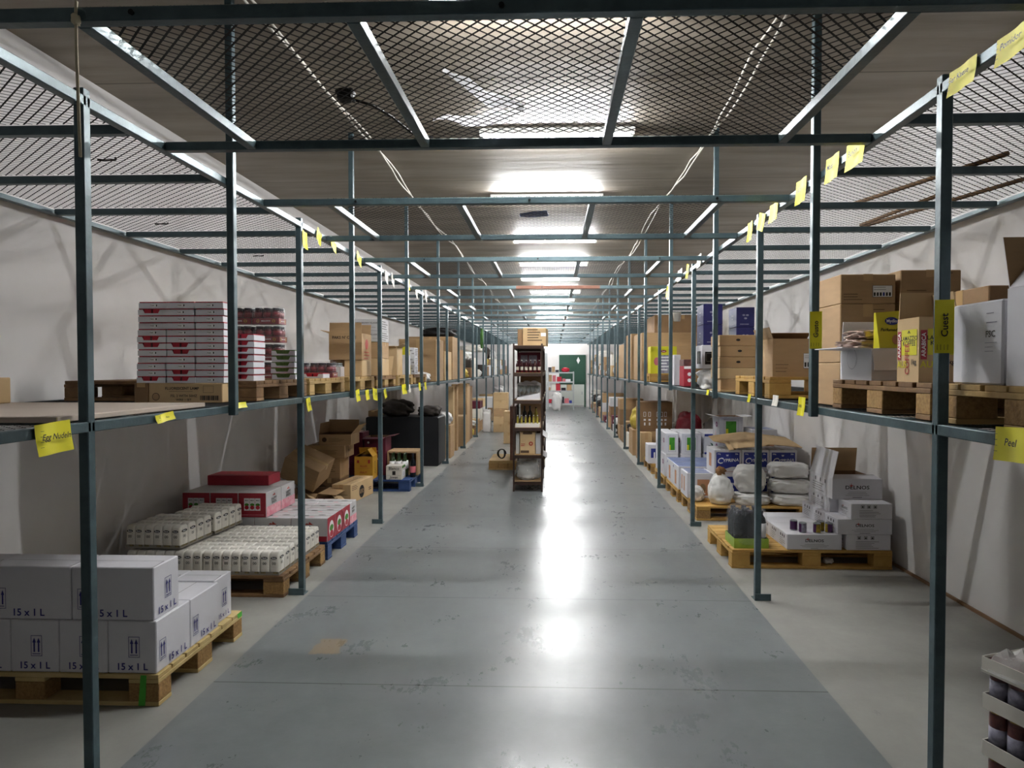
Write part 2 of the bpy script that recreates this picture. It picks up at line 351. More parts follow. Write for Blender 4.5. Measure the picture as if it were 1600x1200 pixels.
# ---------------------------------------------------------------- cartons
def carton(label, x0, x1, y0, y1, z0, z1, m='kraft', name='cardboard_box', cat='box', group=None, rz=0, deco=None, tape='tape', flaps=None, inner='kraft_in', ch=.004, tilt=None, body='body', simple=False, seam=True, flap_in=None):
    w, d, h = x1-x0, y1-y0, z1-z0
    loc = ((x0+x1)/2, (y0+y1)/2, z0)
    b = MB(m)
    if flaps is None: b.cbox(-w/2, w/2, -d/2, d/2, 0, h, min(ch, h/6, w/6))
    else:
        t = .005
        b.box(-w/2, w/2, -d/2, d/2, 0, t); b.box(-w/2, -w/2+t, -d/2, d/2, t, h); b.box(w/2-t, w/2, -d/2, d/2, t, h)
        b.box(-w/2+t, w/2-t, -d/2, -d/2+t, t, h); b.box(-w/2+t, w/2-t, d/2-t, d/2, t, h)
        e = .0006
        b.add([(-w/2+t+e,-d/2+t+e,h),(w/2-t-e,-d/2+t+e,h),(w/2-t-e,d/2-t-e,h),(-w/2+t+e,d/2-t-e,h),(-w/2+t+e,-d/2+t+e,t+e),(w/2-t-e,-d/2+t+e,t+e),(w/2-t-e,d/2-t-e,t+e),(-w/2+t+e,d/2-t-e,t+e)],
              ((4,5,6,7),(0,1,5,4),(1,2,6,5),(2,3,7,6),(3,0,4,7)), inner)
    if simple:
        o = b.obj(name); o.location = loc; o.rotation_euler = (0, 0, rz); return tagit(o, label, cat, group)
    t = thing(name, label, cat, loc, rz, group)
    if tilt: t.rotation_euler = (tilt[0], tilt[1], rz)
    b.obj(body, t)
    if flaps is None and tape:
        q = MB(tape); tw = .024
        if w >= d:
            q.box(-w/2-.0008, w/2+.0008, -tw, tw, h-.001, h+.0008); q.box(-w/2-.0008, -w/2+.002, -tw, tw, h*.78, h)
            q.box(w/2-.002, w/2+.0008, -tw, tw, h*.78, h)
        else:
            q.box(-tw, tw, -d/2-.0008, d/2+.0008, h-.001, h+.0008); q.box(-tw, tw, -d/2-.0008, -d/2+.002, h*.78, h); q.box(-tw, tw, d/2-.002, d/2+.0008, h*.78, h)
        q.obj('tape', t)
    if flaps:
        for sd, (ang, ln) in flaps.items():
            # ang measured from straight up, outward
            a = math.radians(ang); tt = .004; fb = MB(m)
            if sd in 'FB':
                sg = -1 if sd == 'F' else 1; hw = w/2-.004; ys = sg*(d/2-.0025); dy, dz = sg*math.sin(a), math.cos(a); ny, nz = dz*tt/2, -dy*tt/2
                P = [(-hw, ys-ny, h-nz), (hw, ys-ny, h-nz), (hw, ys+ny, h+nz), (-hw, ys+ny, h+nz)]
                Q = [(x, y+dy*ln, z+dz*ln) for x, y, z in P]
            else:
                sg = -1 if sd == 'L' else 1; hw = d/2-.004; xs = sg*(w/2-.0025); dx, dz = sg*math.sin(a), math.cos(a); nx, nz = dz*tt/2, -dx*tt/2
                P = [(xs-nx, -hw, h-nz), (xs-nx, hw, h-nz), (xs+nx, hw, h+nz), (xs+nx, -hw, h+nz)]
                Q = [(x+dx*ln, y, z+dz*ln) for x, y, z in P]
            fb.add(P+Q, ((0,1,2,3),(7,6,5,4),(0,4,5,1),(1,5,6,2),(2,6,7,3),(3,7,4,0)), m)
            if flap_in: fb.m[2 if sg > 0 else 4] = flap_in      # the inside of the board shows plain brown
            fb.obj('flap', t)
    if deco:
        p = MB('ink'); deco(p, w, d, h)
        if p.f: p.obj('printed_marks', t)
    return t
def pxbox(xl, xr, yt, Y, z0):
    "metre bounds of a front face drawn from pixels at the depth Y"
    ym = yt+20; a = at(xl, ym, Y).x; b = at(xr, ym, Y).x; return a, b, at((xl+xr)/2, yt, Y).z
# ================================================================ the room
XL, XR, ZC, YE, YB = -3.14, 2.66, 3.48, 26.4, -4.0
AL, AR = -1.66, 1.30      # edges of the darker aisle floor
f = MB('side_floor')
def quad(mb, x0, x1, y0, y1, z, m, up=True):
    q = [(x0,y0,z),(x1,y0,z),(x1,y1,z),(x0,y1,z)]; mb.add(q if up else q[::-1], [(0,1,2,3)], m)
f.box(XL-.2, XR+.2, YB-.2, YE+.2, -.2, -.006, 'side_floor')
f.box(XL, AL, YB, YE, -.006, 0, 'side_floor'); f.box(AL, AR, YB, YE, -.006, 0, 'aisle_floor'); f.box(AR, XR, YB, YE, -.006, 0, 'side_floor')
struct('floor', f, 'grey painted concrete floor with a darker glossy strip down the aisle')
struct('ceiling', MB('ceiling_concrete').box(XL-.2, XR+.2, YB-.2, YE+.2, ZC, ZC+.2), 'bare concrete slab ceiling above the mesh')
def wavy_wall(x, t, ny=160, nz=26, amp=.012, seed=1):
    mb = MB('plaster'); rd = random.Random(seed); ph = [(rd.uniform(.8,4), rd.uniform(.8,5), rd.uniform(0,6)) for _ in range(8)]
    vs = []; sg = 1 if t < 0 else -1
    for i in range(ny+1):
        for j in range(nz+1):
            y = YB+(YE-YB)*i/ny; z = ZC*j/nz
            vs.append((x+sg*(amp*sum(math.sin(a*y*.6+b*z*.6+c) for a, b, c in ph)/8-amp)*.5, y, z))
    fs = []
    for i in range(ny):
        for j in range(nz):
            a = i*(nz+1)+j; q = (a, a+1, a+nz+2, a+nz+1); fs.append(q if sg > 0 else q[::-1])
    mb.add(vs, fs, 'plaster', True); mb.box(min(x+t, x-sg*.03), max(x+t, x-sg*.03), YB, YE, -.1, ZC+.1, 'plaster'); return mb
struct('wall_left', wavy_wall(XL, -.2, seed=3), 'white uneven plastered wall behind the left racking')
struct('wall_right', wavy_wall(XR, .2, seed=5), 'white uneven plastered wall behind the right racking')
struct('wall_back', MB('plaster').box(XL-.2, XR+.2, YE, YE+.2, -.1, ZC+.1), 'white wall at the far end of the aisle')
struct('wall_front', MB('plaster').box(XL-.2, XR+.2, YB-.2, YB, -.1, ZC+.1))
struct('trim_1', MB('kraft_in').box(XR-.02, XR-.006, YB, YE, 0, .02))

# ---------------------------------------------------------------- lights: batten fixtures across the aisle
L0 = None
for i, y in enumerate(LAMP_Y):
    vis = [k for k in LAMP_Y if k > 3][0]
    nth = NTH[LAMP_Y.index(y)] if y >= 3.5 else None
    lab = ('lit white fluorescent tube light under the ceiling, %s from the camera' % nth) if nth else 'lit white fluorescent tube light under the ceiling behind the camera'
    xx = -.02+.06*math.sin(i*2.3)
    if L0 is None:
        L0 = thing('ceiling_light', lab, 'ceiling light', (xx, y, ZC), 0, 'fluorescent tube lights along the aisle')
        MB('lamp_white').cbox(-.63, .63, -.08, .08, -.045, 0, .004).obj('housing', L0)
        tb = MB('tube'); tb.lathe([(.0145, -.59), (.0145, .59)], 10, 'tube', Matrix.Translation((0,0,-.075)) @ Matrix.Rotation(PI/2, 4, 'Y')); tb.obj('tube', L0)
        for s_ in (-1, 1): MB('lamp_white').cbox(s_*.605-.012, s_*.605+.012, -.016, .016, -.098, -.045, .003).obj('tube_holder', L0)
    else: dup(L0, (xx, y, ZC), lab)

# ---------------------------------------------------------------- racking
T = .038; ZT = 2.50; ZS = 1.316; BAY = 2.05; P0 = 2.36
XPL, XPR = -1.715, 1.357
def lattice(mb, x0, x1, y0, y1, z, px, py, r, m='mesh_wire', th=.0012):
    "expanded-metal diamonds: two families of straight strands clipped to a rectangle"
    for sg in (1, -1):
        s = py/px   # strand slope dy/dx
        # lines y = y0 + s*(x-x0) + k*py   (or mirrored)
        k = -int((x1-x0)/px)-1; kmax = int((y1-y0)/py)+1
        while k <= kmax:
            c = k*py; pts = []
            xa = max(x0, x0+(0-c)/s); xb = min(x1, x0+((y1-y0)-c)/s)
            if xb-xa > .01:
                ya, yb = y0+s*(xa-x0)+c, y0+s*(xb-x0)+c
                if sg < 0: xa, xb = x0+x1-xa, x0+x1-xb
                mb.strand((xa, ya, z), (xb, yb, z+.0006*sg), r, th, m)
            k += 1
def rack(side):
    xp, xw = (XPL, XL+.05) if side < 0 else (XPR, XR-.05)
    nm = 'left' if side < 0 else 'right'
    t = thing('storage_racking', 'long grey steel racking frame with mesh roof fixed along the %s wall' % nm, 'racking', (xp, P0, 0))
    t.location = (0,0,0)
    ms = lambda y: 'steel'
    nb = 12
    for k in range(nb):
        y = P0+BAY*k
        p = MB('steel').cbox(xp-T/2, xp+T/2, y-T/2, y+T/2, 0, 2.545, .003).obj('post', t)
        q = MB('steel'); a = xp-side*(-.03); x0, x1 = sorted((xp-side*.03, xp+side*.075)); q.box(x0, x1, y-.05, y+.03, 0, .006); q.box(x0, x1, y-.05, y-.044, .006, .045); q.obj('foot_plate', p)
        if k < 6:
            for z in (ZT, ZS):
                h = MB('bolt'); h.lathe([(.008, 0), (.008, .008), (.004, .01)], 8, 'bolt', Matrix.Translation((xp+.004, y-T/2, z)) @ Matrix.Rotation(PI/2, 4, 'X'), sm=False); h.obj('bolt', p)
    for k in range(nb-1):
        y = P0+BAY*(k+.5)+.01; s = T
        MB('steel').cbox(xp-side*T-T/2, xp-side*T+T/2, y-T/2, y+T/2, ZS-.03, ZC, .003).obj('hanger_post', t)
    ys = [-.6, .31] + [P0+BAY*k for k in range(nb)] + [YE-.05]
    for a, b in zip(ys, ys[1:]):
        MB('steel').cbox(xp-T/2, xp+T/2, a+.001, b-.001, ZT-T/2, ZT+T/2, .003).obj('top_beam', t)
        MB('steel').cbox(xp-T/2, xp+T/2, a+.001, b-.001, ZS-T/2, ZS+T/2, .003).obj('shelf_beam', t)
    MB('steel').box(xw-.02, xw+.02, -.6, YE-.05, ZT-T/2, ZT-T/2+.004).box(xw+side*.018, xw+side*.022, -.6, YE-.05, ZT-T/2, ZT+T/2).obj('wall_rail', t)
    MB('steel').box(xw-.02, xw+.02, -.6, YE-.05, ZS-T/2, ZS+T/2).obj('wall_rail', t)
    J = BAY/3; x0, x1 = sorted((xp-side*-T/2, xw)); rd = random.Random(11+side)
    for k in range(-4, 36):
        y = 2.65+J*k
        if y > YE-.1 or y < -.5: continue
        MB('steel').cbox(x0, x1, y-T/2, y+T/2, ZT-T/2, ZT+T/2, .003).obj('roof_joist', t)
        MB('steel').box(x0, x1, y-T/2, y+T/2, ZS-T/2, ZS+T/2).obj('shelf_joist', t)
        g = MB('mesh_wire')
        far = y > 9
        lattice(g, x0, x1, y+T/2, min(y+J-T/2, YE-.1), ZT+T/2+.003, .055, .044, .0031)
        g.obj('roof_mesh', t)
        if k < 34:
            g = MB('mesh_wire'); lattice(g, x0, x1, y+T/2, y+J-T/2, ZS+T/2-.004, .055 if y < 9 else .12, .044 if y < 9 else .09, .0017); g.obj('shelf_mesh', t)
    return t
rack(-1); rack(1)
# ---------------------------------------------------------------- mesh frames over the aisle
WIRE_X = (-1.31, -.553, .225, .965)
k = 0; y = 1.80; rd = random.Random(5)
while y < YE-1.6:
    tl = rd.uniform(-.012, .012) if k else 0
    far = k > 5
    t = thing('mesh_ceiling_panel', 'steel framed diamond mesh panel hung across the aisle, %s from the camera' % NTH[k], 'mesh panel', (0, y, ZT), 0, 'mesh panels hung over the aisle')
    bm = 'rust' if k == 3 else 'steel'
    for yy, j in ((0, 0), (1.06, 1)):
        zz = (.0 if j == 0 else 0)+ (tl if k else 0)
        b = MB('steel'); xa, xb = XPL+T/2+.001, XPR-T/2-.001
        if k == 3 and j == 0: b.cbox(xa, -.45, -T/2, T/2, -T/2, T/2, .003, 'steel'); b.cbox(-.45, .55, -T/2, T/2, -T/2, T/2, .003, 'rust'); b.cbox(.55, xb, -T/2, T/2, -T/2, T/2, .003, 'steel')
        else: b.cbox(xa, xb, -T/2, T/2, -T/2, T/2, .003)
        o = b.obj('cross_beam', t); o.location = (0, yy, 0)
    for i, x in enumerate(WIRE_X): MB('steel').cbox(x-T/2, x+T/2, T/2, 1.06-T/2, -T/2, T/2, .003).obj('side_rail' if i in (0, 3) else 'rib', t)
    g = MB('mesh_wire'); lattice(g, WIRE_X[0]-.01, WIRE_X[3]+.01, -.01, 1.07, T/2+.003, .047, .047, .0036); g.obj('mesh', t)
    if k < 5:
        for x in (-1.15, -.14, .93):
            g = MB('bolt'); g.lathe([(.008, 0), (.008, .006)], 8, 'bolt', Matrix.Translation((x, -T/2, .0)) @ Matrix.Rotation(PI/2, 4, 'X'), sm=False); g.obj('bolt', t)
    y += 2.035; k += 1
def atx(px, py, X):
    d = RC @ Vector(((px-CX)/F, -(py-CY)/F, -1)); return EYE + d*(X/d.x)
# ================================================================ pallets
def pallet(label, x0, x1, y0, y1, z0, h=.144, m='wood', spray=False, group='wooden pallets', gm='chip'):
    t = thing('pallet', label, 'pallet', ((x0+x1)/2, (y0+y1)/2, z0), 0, group)
    w, d = x1-x0, y1-y0; rd = random.Random(int(x0*91+y0*37)); bd = .02; bh = h-3*bd
    dk = MB(m); n = 7; bw = .105; gap = (d-n*bw)/(n-1)
    for i in range(n): y = -d/2+i*(bw+gap); dk.cbox(-w/2+rd.uniform(0,.006), w/2-rd.uniform(0,.006), y, y+bw, h-bd, h, .002)
    dk.obj('deck_boards', t)
    for x in (-w/2, -.07, w/2-.14): MB(m).cbox(x, x+.14, -d/2, d/2, h-2*bd, h-bd-.0005, .002).obj('cross_board', t)
    for x in (-w/2+.001, -.07, w/2-.141):
        for y, e in ((-d/2+.001, .10), (-.07, .14), (d/2-.101, .10)): MB(gm).cbox(x, x+.14, y, y+e, bd, h-2*bd-.0005, .003).obj('block', t)
    for y, e in ((-d/2, .10), (-.07, .14), (d/2-.10, .10)): MB(m).cbox(-w/2, w/2, y, y+e, 0, bd-.0005, .002).obj('bottom_board', t)
    if spray:
        g = MB('green_spray'); X = w/2-.075
        g.add([(X-.02,-d/2-.001,0.002),(X+.012,-d/2-.001,0.002),(X+.02,-d/2-.001,h-.002),(X-.008,-d/2-.001,h-.002)], [(0,1,2,3)])
        g.add([(w/2+.001,d/2-.05,h-.03),(w/2+.001,d/2-.004,h-.03),(w/2+.001,d/2-.004,h-.001),(w/2+.001,d/2-.06,h-.001)], [(0,1,2,3)]); g.obj('paint_mark', t)
    return t
# ================================================================ left floor 1: white cartons 15 x 1 L
pallet('pale wooden pallet under the white 15 x 1 L cartons, sprayed green at its corner', -2.985, -1.785, 2.89, 3.69, 0, m='wood_pale', spray=True)
def d_litre(long_f, big):
    def f(p, w, d, h):
        for sd in 'FR':
            W = w if sd == 'F' else d; a = Face(p, sd, w, d, h)
            lng = W > .26
            if lng: a.arrows(-W*.36 if sd == 'F' else -W*.33, h*.20, .05, .095).text('15 x 1 L', -W*.02 if sd == 'F' else W*.10, h*.13, .046, 'ink_blue', 1)
            else: a.arrows(0.01, h*.31, .052, .095).text('15 x 1 L', 0, h*.13, .044 if W > .2 else .036, 'ink_blue', 1)
        a = Face(p, 'T', w, d, h)
        if w > d: a.rect(-w/2+.01, w/2-.01, d/2-.0015, d/2+.0015, 'ink_seam').poly([(w/2-.008, d/2-.0015), (w/2-.001, .003), (w/2-.004, .003), (w/2-.012, d/2+.0015)], 'ink_seam')
        else: a.rect(-.0015, .0015, .01, d-.01, 'ink_seam')
    return f
G = 'white 15 x 1 L cartons on the front left pallet'
rows = [(2.90, 3.178), (3.182, 3.452), (3.456, 3.636)]
for r, (a, b) in enumerate(rows):
    for c in range(5):
        xr = -1.80-.2275*c - (.02 if r == 2 else 0)
        lab = 'white 15 x 1 L carton, lower layer, %s row, %s from the aisle' % (('front', 'middle', 'back')[r], NTH[c])
        carton(lab, xr-.225, xr, a, b, .144, .384+.006*(r == 2)+(.0), 'white_card', group=G, deco=d_litre(0, 0), tape=None)
for c in range(3):
    xr = -1.812-.386*c
    carton('white 15 x 1 L carton lying lengthwise on the upper layer, %s from the aisle' % NTH[c], xr-.382, xr, 2.905, 3.105, .385, .628, 'white_card', group=G, deco=d_litre(1, 0), tape=None)
# ================================================================ left floor 2: flour bags
pallet('rough brown wooden pallet under the shrink-wrapped white paper bags', -3.0, -1.80, 4.31, 5.11, 0, m='wood_brown')
def bag_mesh():
    b = MB('paper_bag'); w, d, h = .0635, .092, .150; rd = random.Random(2)
    rings = [(0, .96), (.01, 1), (.06, 1.02), (.115, 1.0), (.138, .93), (.148, .72), (.15, .55)]
    vs = []; n = 16
    for z, s in rings:
        for k in range(n):
            t = 2*PI*(k+.5)/n; e = .28; cx = math.copysign(abs(math.cos(t))**e, math.cos(t)); cy = math.copysign(abs(math.sin(t))**e, math.sin(t))
            vs.append((cx*w/2*(s if z < .12 else .55+.45*s), cy*d/2*s, z+rd.uniform(-.001,.001)))
    fs = [(i*n+k, i*n+(k+1) % n, (i+1)*n+(k+1) % n, (i+1)*n+k) for i in range(len(rings)-1) for k in range(n)]
    b.add(vs, fs, 'paper_bag', True); b.add([vs[(len(rings)-1)*n+k] for k in range(n)], [tuple(range(n))], 'paper_bag')
    for i in range(n): b.m[i] = 'bag_base'
    for sd in 'FR':
        a = Face(b, sd, w*1.03, d*1.02, h); W = w if sd == 'F' else d
        a.oval(0, .112, W*.34, .0095, 'ink'); a.text('Basia', 0, .112, .014, 'ink_white').text('00', 0, .075, .026, 'ink_grey'); a.rect(-W*.42, W*.42, .008, .02, 'bag_base')
    return b.mesh('paper_bag')
BAG = bag_mesh()
def bag_pack(label, x0, y0, z0, nx, ny, group, rz=0):
    t = thing('flour_pack', label, 'pack', (x0+nx*.0325, y0+ny*.0475, z0), rz, group)
    w, d = nx*.065, ny*.095
    tr = MB('concrete_side'); tr.box(-w/2, w/2, -d/2, d/2, 0, .003).box(-w/2, w/2, -d/2-.001, -d/2+.001, 0, .022).box(w/2-.001, w/2+.001, -d/2, d/2, 0, .022); tr.obj('tray', t)
    for i in range(nx):
        for j in range(ny):
            o = bpy.data.objects.new('paper_bag', BAG); COL.objects.link(o); o.parent = t; o.location = (-w/2+.0325+i*.065, -d/2+.0475+j*.095, .003); o.rotation_euler = (0, 0, random.uniform(-.05, .05))
    f = MB('film'); f.blob(0, 0, .080, w/2+.0005, d/2+.0005, .078, 'film', e=.12, amp=.003, seed=int(x0*100), nu=32, nv=14); f.obj('shrink_film', t)
    return t
G = 'shrink-wrapped packs of white paper bags'
for c in range(4):
    for r in range(2):
        bag_pack('shrink-wrapped pack of white paper bags, bottom layer, %s row, %s from the aisle' % (('front', 'back')[r], NTH[3-c]), -2.885+c*.262, 4.325+r*.383, .145, 4, 4, G)
bag_pack('shrink-wrapped pack of white paper bags on the upper layer, nearest the camera', -2.90, 4.35, .312, 6, 4, G, -.05)
bag_pack('shrink-wrapped pack of white paper bags on the upper layer, farther back', -2.80, 4.745, .312, 5, 4, G, -.06)
# ================================================================ left floor 3: Happy Barn milk
pallet('dark blue painted pallet under the red and white HAPPY BARN cases', -3.0, -1.80, 5.17, 5.97, 0, m='wood_blue', gm='wood_blue')
def barn(a, u, v, s):
    a.poly([(u-s, v), (u-s*.55, v+s*.4), (u-s*.1, v+s*.2), (u+.0, v+s*.75), (u+s*.45, v+s*.4), (u+s, v)], 'ink_red')
def jug(a, u, v, w, h):
    a.rect(u-w/2, u+w/2, v, v+h, 'ink_white'); a.oval(u, v+h*.47, w*.42, h*.12, 'green_print', 12); a.oval(u, v+h*.25, w*.40, h*.17, 'red_tray', 12); a.text('MILK', u, v+h*.82, w*.3, 'ink')
def d_milk(mode):
    def f(p, w, d, h):
        F_ = Face(p, 'F', w, d, h); R_ = Face(p, 'R', w, d, h); T_ = Face(p, 'T', w, d, h); L_ = Face(p, 'L', w, d, h)
        if mode == 'upper':
            F_.rect(-w/2+.003, w/2-.003, .003, h-.003, 'red_print'); barn(F_, 0, h*.82, .016)
            for u in (-w*.2, 0, w*.2): jug(F_, u, h*.28, w*.19, h*.5)
            F_.rect(-w*.42, w*.42, h*.1, h*.115, 'pink_print')
            R_.rect(-d/2+.003, d/2-.003, .003, h*.42, 'pink_print'); barn(R_, 0, h*.78, .03); R_.text('HAPPY', 0, h*.65, .035, 'ink').text('BARN', 0, h*.52, .035, 'ink')
        elif mode == 'side':
            R_.rect(-d/2+.002, d/2-.002, .003, h-.002, 'red_print'); R_.oval(0, h*.45, d*.30, h*.36, 'ink_white'); R_.oval(0, h*.5, d*.24, h*.14, 'green_print', 12); R_.oval(0, h*.26, d*.22, h*.14, 'red_tray', 12)
            barn(F_, 0, h*.72, .034); F_.text('HAPPY', 0, h*.60, .040, 'ink').text('BARN', 0, h*.42, .040, 'ink'); F_.rect(-w/2+.003, w/2-.003, .004, h*.24, 'red_print')
        else:
            R_.rect(-d/2+.003, d/2-.003, .003, h*.38, 'pink_print'); R_.text('HAPPY', 0, h*.7, .03, 'ink').text('BARN', 0, h*.55, .03, 'ink')
        if mode != 'upper':
            T_.oval(-w*.2, d*.45, w*.10, d*.08, 'ink_grey').oval(w*.22, d*.6, w*.11, d*.07, 'ink_grey').rect(-w/2+.002, w/2-.002, d*.95, d*.97, 'pink_print').oval(w*.02, d*.22, w*.08, d*.05, 'pink_print')
    return f
G = 'HAPPY BARN milk cases on the blue pallet'
for r in range(4):
    for c in range(4):
        xr = -1.805-.296*c
        carton('white and red HAPPY BARN milk case, bottom layer, %s row, %s from the aisle' % (NTH[r], NTH[c]), xr-.294, xr, 5.175+r*.195, 5.175+r*.195+.193, .144, .335, 'grey_card', group=G, deco=d_milk('side' if r < 3 else 'end'), tape='tape_clear' if c < 2 else None)
for r in range(2):
    for c in range(3):
        xr = -2.30-.229*c
        carton('red HAPPY BARN milk case, upper layer, %s row, %s from the aisle' % (('front', 'back')[r], NTH[c]), xr-.227, xr, 5.18+r*.292, 5.18+r*.292+.29, .336, .535, 'grey_card', group=G, deco=d_milk('upper'), tape=None)
carton('flat red and white milk case alone on the top tier by the wall', -2.95, -2.42, 5.5, 5.74, .536, .62, 'red_print', group=G, tape=None)
# ================================================================ left floor 4: pile of opened cartons
def d_open(txt='', side='F', m='ink_brown'):
    def f(p, w, d, h):
        a = Face(p, 'F', w, d, h); a.lines(-w*.2, w*.35, h*.62, 4, h*.09, h*.02, m); a.oval(-w*.33, h*.5, h*.22, h*.22, m)
        b = Face(p, 'R', w, d, h); b.rect(-d*.3, -d*.27, h*.1, h*.9, m).rect(-d*.12, -d*.10, h*.1, h*.9, m)
        if txt: b.text(txt, 0, h*.5, h*.3, m)
    return f
def d_oval(p, w, d, h):
    a = Face(p, 'R', w, d, h); a.oval(-.02, h*.42, h*.34, h*.34, 'ink', 20); a.text('GFD', -.02, h*.42, h*.3, 'kraft'); a.lines(-d*.45, -d*.15, h*.86, 3, h*.09, h*.03, 'ink_brown'); a.lines(d*.28, d*.42, h*.45, 2, h*.1, h*.05, 'ink_brown')
    b = Face(p, 'F', w, d, h); b.lines(-w*.4, w*.4, h*.8, 4, h*.17, h*.02, 'ink_brown')
    c = Face(p, 'T', w, d, h); c.text('MILES', 0, d*.7, .05, 'ink_grey', rot=.2)
G = 'opened cardboard boxes piled by the left wall'
carton('long kraft cardboard box with black oval emblem, in front of the pile by the aisle', -2.475, -2.25, 7.35, 8.0, 0, .217, 'kraft_light', group=G, rz=-.12, deco=d_oval)
carton('low crumpled open cardboard box lying under the tilted box by the left wall', -2.93, -2.56, 7.05, 7.45, 0, .17, 'kraft', group=G, flaps={'F': (120, .12), 'R': (95, .2)})
carton('large kraft box tipped on its side over the pile nearest the left wall', -2.93, -2.53, 6.92, 7.30, .34, .60, 'kraft', group=G, tilt=(.30, .42), flaps=None, tape='tape')
carton('small crushed open box between the tipped box and the long box', -2.56, -2.36, 6.85, 7.1, 0, .14, 'kraft_light', group=G, rz=.5, flaps={'F': (75, .12), 'L': (60, .1), 'R': (100, .1)})
carton('lowest brown carton in the stack behind the tipped box', -2.76, -2.50, 7.62, 7.95, 0, .24, 'kraft_dark', group=G, deco=d_open())
carton('second brown carton from the bottom of the stack behind the tipped box', -2.74, -2.50, 7.62, 7.95, .241, .48, 'kraft', group=G, deco=d_open())
carton('wide low brown carton near the top of the stack behind the tipped box', -2.88, -2.44, 7.6, 7.96, .481, .632, 'kraft', group=G, deco=d_open('RIO'))
carton('open-topped brown carton on top of the stack behind the tipped box', -2.75, -2.37, 7.62, 7.95, .633, .76, 'kraft', group=G, deco=d_open(), flaps={'B': (8, .15), 'R': (40, .14), 'L': (-8, .13)})
pallet('bright blue painted pallet holding wine boxes beside the black cabinet', -2.99, -1.79, 8.11, 8.91, 0, m='wood_blue', gm='wood_blue')
def d_yel(p, w, d, h):
    a = Face(p, 'F', w, d, h); a.rect(-w*.36, -w*.24, h*.72, h*.84, 'ink_red').rect(w*.24, w*.36, h*.7, h*.86, 'ink_red').text('ALLES', 0, h*.58, .035, 'ink_red').rect(-w*.3, w*.3, h*.46, h*.465, 'ink_red').text('PHUT', 0, h*.3, .035, 'ink_red').rect(-w*.4, w*.4, h*.5, h*.505, 'ink_red')
    b = Face(p, 'R', w, d, h); b.text('KAHVE', 0, h*.5, .05, 'ink_brown', rot=PI/2)
carton('yellow-orange carton with open flaps and red print on the bright blue pallet', -2.49, -2.26, 8.14, 8.36, .144, .43, 'yellow_carton', flaps={'R': (-35, .11), 'L': (-62, .1), 'B': (-20, .1)}, deco=d_yel)
def d_mar(p, w, d, h):
    a = Face(p, 'F', w, d, h); a.text('DUO', .02, h*.42, .06, 'ink_white').lines(-w*.3, w*.3, h*.7, 2, .03, .004, 'pink_print'); a.oval(-w*.3, h*.86, .015, .015, 'ink_white').oval(-w*.3, h*.7, .015, .015, 'ink_white')
carton('dark red carton with a kraft flap open, behind the yellow carton', -2.46, -2.18, 8.46, 8.76, .144, .64, 'maroon', flaps={'F': (96, .12), 'R': (80, .12)}, deco=d_mar)
carton('plain dark red carton between the box stack and the dark red DUO carton', -2.66, -2.48, 8.46, 8.76, .144, .70, 'maroon')
def d_rio(p, w, d, h):
    a = Face(p, 'F', w, d, h); a.text('Blanco', 0, h*.8, .05, 'ink').text('Joven', 0, h*.17, .045, 'ink', shear=.2).rect(-.02, .02, h*.34, h*.62, 'ink').rect(-w*.45, w*.45, h*.66, h*.67, 'ink').rect(-w*.45, w*.45, h*.3, h*.31, 'ink')
    b = Face(p, 'R', w, d, h); b.rect(-d/2+.002, d/2-.002, h*.8, h-.002, 'rag_green').rect(-d*.3, d*.3, h*.2, h*.65, 'ink_white').lines(-d*.2, d*.2, h*.5, 3, h*.1, .004, 'ink')
carton('cream wine box printed Blanco Joven on the bright blue pallet', -2.09, -1.89, 8.13, 8.33, .144, .318, 'offwhite', deco=d_rio, tape=None)
t = thing('open_box', 'kraft box on its side, open mouth facing the camera, on the bright blue pallet', 'box', (-1.965, 8.67, .144), 0)
b = MB('kraft'); w_, d_, h_ = .40, .35, .31
b.box(-w_/2, w_/2, d_/2-.006, d_/2, 0, h_).box(-w_/2, w_/2, -d_/2, d_/2, 0, .008).box(-w_/2, w_/2, -d_/2, d_/2, h_-.02, h_).box(-w_/2, -w_/2+.02, -d_/2, d_/2, .008, h_-.02).box(w_/2-.02, w_/2, -d_/2, d_/2, .008, h_-.02); b.obj('body', t)
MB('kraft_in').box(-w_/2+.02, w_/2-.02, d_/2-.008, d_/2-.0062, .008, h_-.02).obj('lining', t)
BOT = [(.0, 0), (.034, 0), (.037, .006), (.037, .17), (.033, .2), (.016, .232), (.0135, .25), (.0135, .285), (.015, .286), (.015, .3), (.0, .3)]
def bottle(name, label, x, y, z, m='bottle_green', s=1, lab='ink_white', cap='lid_dark', cat='bottle', group=None, prof=None, parent=None):
    p = prof or BOT; t = parent or thing(name, label, cat, (x, y, z), 0, group)
    b = MB(m); b.lathe([(max(r, .0005)*s, q*s) for r, q in p], 16, m); 
    o = b.obj('glass', t)
    if lab: MB(lab).lathe([(.0375*s, .06*s), (.0378*s, .0605*s), (.0378*s, .14*s), (.0375*s, .1405*s)], 16, lab).obj('label', t)
    MB(cap).lathe([(.0155*s, .28*s), (.0155*s, .303*s)], 12, cap).obj('cap', t)
    return t
bottle('wine_bottle', 'dark wine bottle with a pink label standing alone on the bright blue pallet', -1.80, 8.35, .144, 'bottle_dark', 1, 'pinkish')
t = thing('bottle_carton', 'six green wine bottles packed upright behind the cream wine box', 'bottles', (-1.995, 8.42, .144), 0)
for i in range(3):
    for j in range(2):
        b = MB('bottle_green'); b.lathe([(max(r, .0005), q) for r, q in BOT], 12, 'bottle_green'); b.lathe([(.0378, .1), (.0378, .2)], 12, 'ink_white', x=0); o = b.obj('bottle', t); o.location = ((i-1)*.078, (j-.5)*.078, 0)
